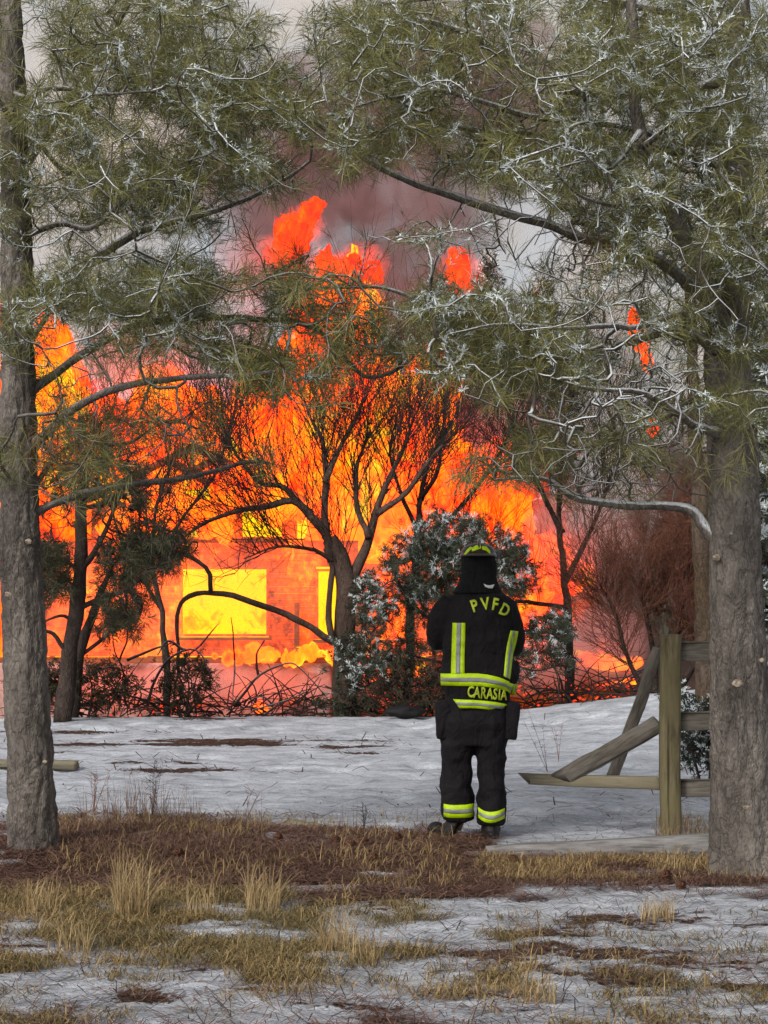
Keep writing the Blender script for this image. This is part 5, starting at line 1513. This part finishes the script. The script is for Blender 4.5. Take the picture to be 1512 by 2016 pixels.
hips = loft([R_(936, 1470, 58, 40), R_(937, 1450, 66, 46), R_(938, 1420, 66, 47), R_(938, 1385, 62, 46), R_(938, 1360, 56, 42)])
def leg(c):  # rings list
    return loft([R_(*x) for x in c])
legL = leg([(901, 1618, 30, 33, .01), (901, 1590, 31, 34, .01), (899, 1560, 30, 32, .01), (898, 1520, 30.5, 33, .015), (900, 1490, 31, 36, .01), (903, 1450, 33, 42), (906, 1410, 34, 44)])
legR = leg([(966, 1624, 27.5, 33, -.02), (966, 1596, 27.5, 34, -.02), (966, 1560, 26, 32, -.01), (965, 1520, 27, 33, .0), (964, 1490, 29, 36, .0), (962, 1450, 33, 42), (960, 1410, 34, 44)])
trousers = garment('trousers', [hips, legL, legR], M_TROU, 0.010, 0.018, 7.5, 2, 8)
def pocket(cx, cy, hw, hh, rot=0.0):
    bm = bmesh.new()
    c = fl(cx, cy, -0.015)
    box_bm(bm, (0, 0, 0), hw * 2 * KF, 0.17, hh * 2 * KF, None, 0.022)
    bmesh.ops.subdivide_edges(bm, edges=bm.edges[:], cuts=2, use_grid_fill=True)
    for v in bm.verts:
        v.co.x *= 1 + 0.06 * math.sin(v.co.z * 30); v.co.y *= 1 + .08 * math.cos(v.co.z * 22)
        v.co = Matrix.Rotation(rot, 3, 'Y') @ v.co + Vector(c)
    o = bm_obj('cargo_pocket', bm, M_TROU, None, True); o.parent = person
pocket(872, 1423, 15, 37, math.radians(-2)); pocket(1005, 1424, 14, 37, math.radians(6))
def boot(cx, s, toe_dx, y0):
    a = fl(cx, 1652, y0)
    sole = loft([(a[0] + toe_dx * .4, a[1] + 0.055, 0.0, .055, .145), (a[0] + toe_dx * .4, a[1] + .055, 0.03, .056, .147), (a[0] + toe_dx * .35, a[1] + .05, 0.06, .054, .135), (a[0] + toe_dx * .1, a[1] + .02, .09, .054, .10), (a[0], a[1], .13, .062, .075), (a[0], a[1], .20, .07, .078)])
    parts = [sole]
    if toe_dx: parts.append(ball(np.array([a[0] + toe_dx, a[1] + 0.10, .045]), (.055, .07, .042)))
    b = garment('boot', parts, M_BOOT, 0.009, 0.005, 12, 3, 12)
    t_ = Tubes()
    an = np.linspace(0, 2 * PI, 30)
    for zz, rr in ((.016, 1.03), (.10, 1.03), (.125, 1.04), (.15, 1.05)):
        if zz < .05: continue
        P = np.stack([a[0] + .062 * rr * np.cos(an), a[1] + (.078 * rr) * np.sin(an), np.full(30, zz)], -1)
        t_.add(P, .005, 5)
    o = t_.build('boot_rib', M_BOOT, None); o.parent = b; o['kind'] = 'stuff'
boot(898, -1, -0.13, 0.0); boot(962, 1, 0.02, -.03)
# hood, helmet
hood = garment('hood', [loft([R_(940, 1176, 50, 40, .02), R_(941, 1163, 42, 38, .02), R_(942, 1150, 36, 36, .025), R_(942, 1135, 34, 36, .03), R_(942, 1118, 34.5, 38, .03), R_(942, 1100, 33, 37, .035), R_(942, 1090, 22, 24, .035)])], M_HOOD, 0.009, 0.007, 9, 3, 20)
hb = fl(942, 1098, .04)
dome = loft([(hb[0], hb[1], hb[2] - .005, .112, .135), (hb[0], hb[1], hb[2] + .02, .112, .133), (hb[0], hb[1], hb[2] + .045, .095, .115), (hb[0], hb[1], hb[2] + .062, .065, .085), (hb[0], hb[1], hb[2] + .071, .025, .04)])
brim = loft([(hb[0], hb[1] - .02, hb[2] - .016, .122, .18), (hb[0], hb[1] - .01, hb[2] - .004, .118, .165), (hb[0], hb[1], hb[2] + .006, .11, .14)])
helmet = garment('helmet', [dome, brim], M_HELM, 0.006, 0.001, 10, 2, 22)
t_ = Tubes(); P = [np.array([hb[0], hb[1] + .125 * math.cos(a), hb[2] + .02 + .058 * math.sin(a)]) for a in np.linspace(0, PI, 12)]
t_.add(P, .008, 6); o = t_.build('helmet_ridge', M_HELM, None); o.parent = helmet
visor = loft([(hb[0] + .02, hb[1] + .12, hb[2] - .03, .13, .03), (hb[0] + .02, hb[1] + .125, hb[2] + .02, .135, .03)])
o = garment('face_shield', [visor], flat_mat('visor', (0.10, 0.09, 0.10), .2), .006, .0, 5, 1, 3)
o.parent = helmet

# conforming stripes and letters
def bvh_of(*obs):
    V, Fc, n = [], [], 0
    for o in obs:
        me = o.data
        c = np.empty(len(me.vertices) * 3, np.float32); me.vertices.foreach_get('co', c)
        V += [Vector(x) for x in c.reshape(-1, 3)]
        Fc += [[i + n for i in p.vertices] for p in me.polygons]
        n = len(V)
    return BVHTree.FromPolygons(V, Fc)
BV_C = bvh_of(coat); BV_T = bvh_of(trousers)
def drape(bv, x, z, off, y0=None):
    for dx in (0, 0.004, -0.004, 0.009, -0.009, .015, -.015):
        h = bv.ray_cast(Vector((x + dx, -1.0, z)), Vector((0, 1, 0)))
        if h[0] is not None: return h[0].y - off
    return y0 if y0 is not None else 0.0
def strip(name, left, right, bv, mat, off, th=0.004, parent=person, nu=3, side_clamp=True):
    """a strip of cloth between two edge polylines (px, py), draped on the garment's back"""
    L_, R2 = smooth_path(np.array(left, float), 30), smooth_path(np.array(right, float), 30)
    V, Fq = [], []
    for i in range(30):
        for j in range(nu + 1):
            p = L_[i] * (1 - j / nu) + R2[i] * (j / nu)
            q = fl(p[0], p[1])
            V.append((q[0], 0, q[2]))
    V = np.array(V)
    y = np.array([drape(bv, v[0], v[2], 0.0, np.nan) for v in V])
    # fill and smooth
    ok = ~np.isnan(y)
    y = np.where(ok, y, np.nanmax(y) if ok.any() else 0)
    y = y.reshape(30, nu + 1)
    for _ in range(2): y[1:-1] = (y[:-2] + y[1:-1] * 2 + y[2:]) / 4
    V[:, 1] = y.ravel() - off
    n = len(V)
    V2 = np.concatenate([V, V + np.array([0, th + 0.006, 0])])
    w = nu + 1
    for i in range(29):
        for j in range(nu):
            a = i * w + j
            Fq.append((a, a + 1, a + w + 1, a + w)); Fq.append((n + a, n + a + w, n + a + w + 1, n + a + 1))
        a = i * w; Fq.append((a, a + w, n + a + w, n + a)); a = i * w + nu; Fq.append((a + w, a, n + a, n + a + w))
    for j in range(nu):
        Fq.append((j, n + j, n + j + 1, j + 1)); a = 29 * w + j; Fq.append((a, a + 1, n + a + 1, n + a))
    me = np_mesh(name, V2, np.array(Fq), True)
    o = link(name, me, None, mat); o.parent = parent
    return o
def band(left, right, bv, name='reflective_stripe', off=0.009):
    """lime tape with a silver centre; left/right are the long edges"""
    a = strip(name, left, right, bv, M_LIME, off)
    l, r2 = np.array(left, float), np.array(right, float)
    b = strip('silver_band', l * .66 + r2 * .34, l * .34 + r2 * .66, bv, M_SILV, off + 0.004, 0.004, a)
    return a
band([(889, 1233), (888, 1270), (887, 1300), (886, 1331)], [(914, 1233), (913, 1270), (912, 1300), (912, 1331)], BV_C)
band([(1003, 1248), (996, 1275), (992, 1300), (988, 1336)], [(1019, 1250), (1015, 1275), (1007, 1305), (1001, 1343)], BV_C)
band([(866, 1332), (900, 1331), (940, 1331), (975, 1337), (1000, 1347)], [(867, 1355), (900, 1355), (940, 1355), (975, 1360), (998, 1367)], BV_C, off=0.013)
band([(996, 1348), (1008, 1352), (1019, 1356)], [(998, 1368), (1005, 1374), (1014, 1376)], BV_C, off=0.022)
band([(890, 1381), (930, 1382), (970, 1386), (1005, 1394)], [(902, 1398), (935, 1398), (965, 1402), (994, 1408)], BV_C, off=0.016)
band([(872, 1585), (888, 1586), (905, 1586), (931, 1585)], [(872, 1610), (888, 1611), (905, 1611), (931, 1610)], BV_T, off=0.010)
band([(939, 1591), (952, 1597), (968, 1598), (991, 1593)], [(939, 1611), (952, 1618), (968, 1619), (991, 1612)], BV_T, off=0.010)
def letter(ch, px, py, h, rot, parent, xs=0.8):
    cu = bpy.data.curves.new('letter', 'FONT')
    cu.body = ch; cu.size = 1.0; cu.align_x = 'CENTER'; cu.align_y = 'CENTER'; cu.extrude = 0.0; cu.offset = 0.03; cu.resolution_u = 3
    o = bpy.data.objects.new('letter_tmp', cu); COL.objects.link(o)
    dg = bpy.context.evaluated_depsgraph_get()
    me = bpy.data.meshes.new_from_object(o.evaluated_get(dg))
    bpy.data.objects.remove(o)
    bm = bmesh.new(); bm.from_mesh(me)
    bmesh.ops.subdivide_edges(bm, edges=[e for e in bm.edges if e.calc_length() > .2], cuts=2)
    s = h * KF / 0.70
    ca, sa = math.cos(rot), math.sin(rot)
    c = fl(px, py)
    ymn = drape(BV_C, c[0], c[2], 0, 0)
    for v in bm.verts:
        x, z = v.co.x * s * xs, v.co.y * s
        X, Z = c[0] + x * ca - z * sa, c[2] + x * sa + z * ca
        v.co = (X, drape(BV_C, X, Z, 0.007, ymn), Z)
    r_ = bmesh.ops.extrude_face_region(bm, geom=bm.faces[:])
    for v in [g_ for g_ in r_['geom'] if isinstance(g_, bmesh.types.BMVert)]: v.co.y -= 0.004
    me2 = bpy.data.meshes.new('letter'); bm.to_mesh(me2); bm.free()
    o = link('letter', me2, None, M_LETT); o.parent = parent
for ch, px, py, ro in (('P', 932, 1201, .30), ('V', 953, 1197, .12), ('F', 972, 1198, -.20), ('D', 991, 1209, -.48)):
    letter(ch, px, py, 23, ro, coat)
for i, ch in enumerate('CARASIA'):
    px = [924, 936, 948.5, 961, 972, 980, 989][i]
    letter(ch, px, 1367 + 0.10 * (px - 925), 21, -0.06, coat, .62)
# white tag at the collar and lime patches on the helmet
strip('collar_patch', [(950, 1157), (960, 1160), (972, 1158)], [(954, 1163), (962, 1166), (968, 1166)], bvh_of(coat, collar, hood), M_WHITE, .012)
BV_H = bvh_of(helmet)
for l, r2 in (([(912, 1100), (917, 1092), (925, 1084)], [(916, 1100), (922, 1094), (930, 1086)]), ([(927, 1089), (935, 1082), (945, 1080)], [(929, 1094), (937, 1091), (946, 1088)]), ([(948, 1083), (956, 1084), (964, 1092)], [(948, 1090), (956, 1093), (964, 1099)])):
    strip('reflective_patch', l, r2, BV_H, M_LIME, .006, .003, helmet)
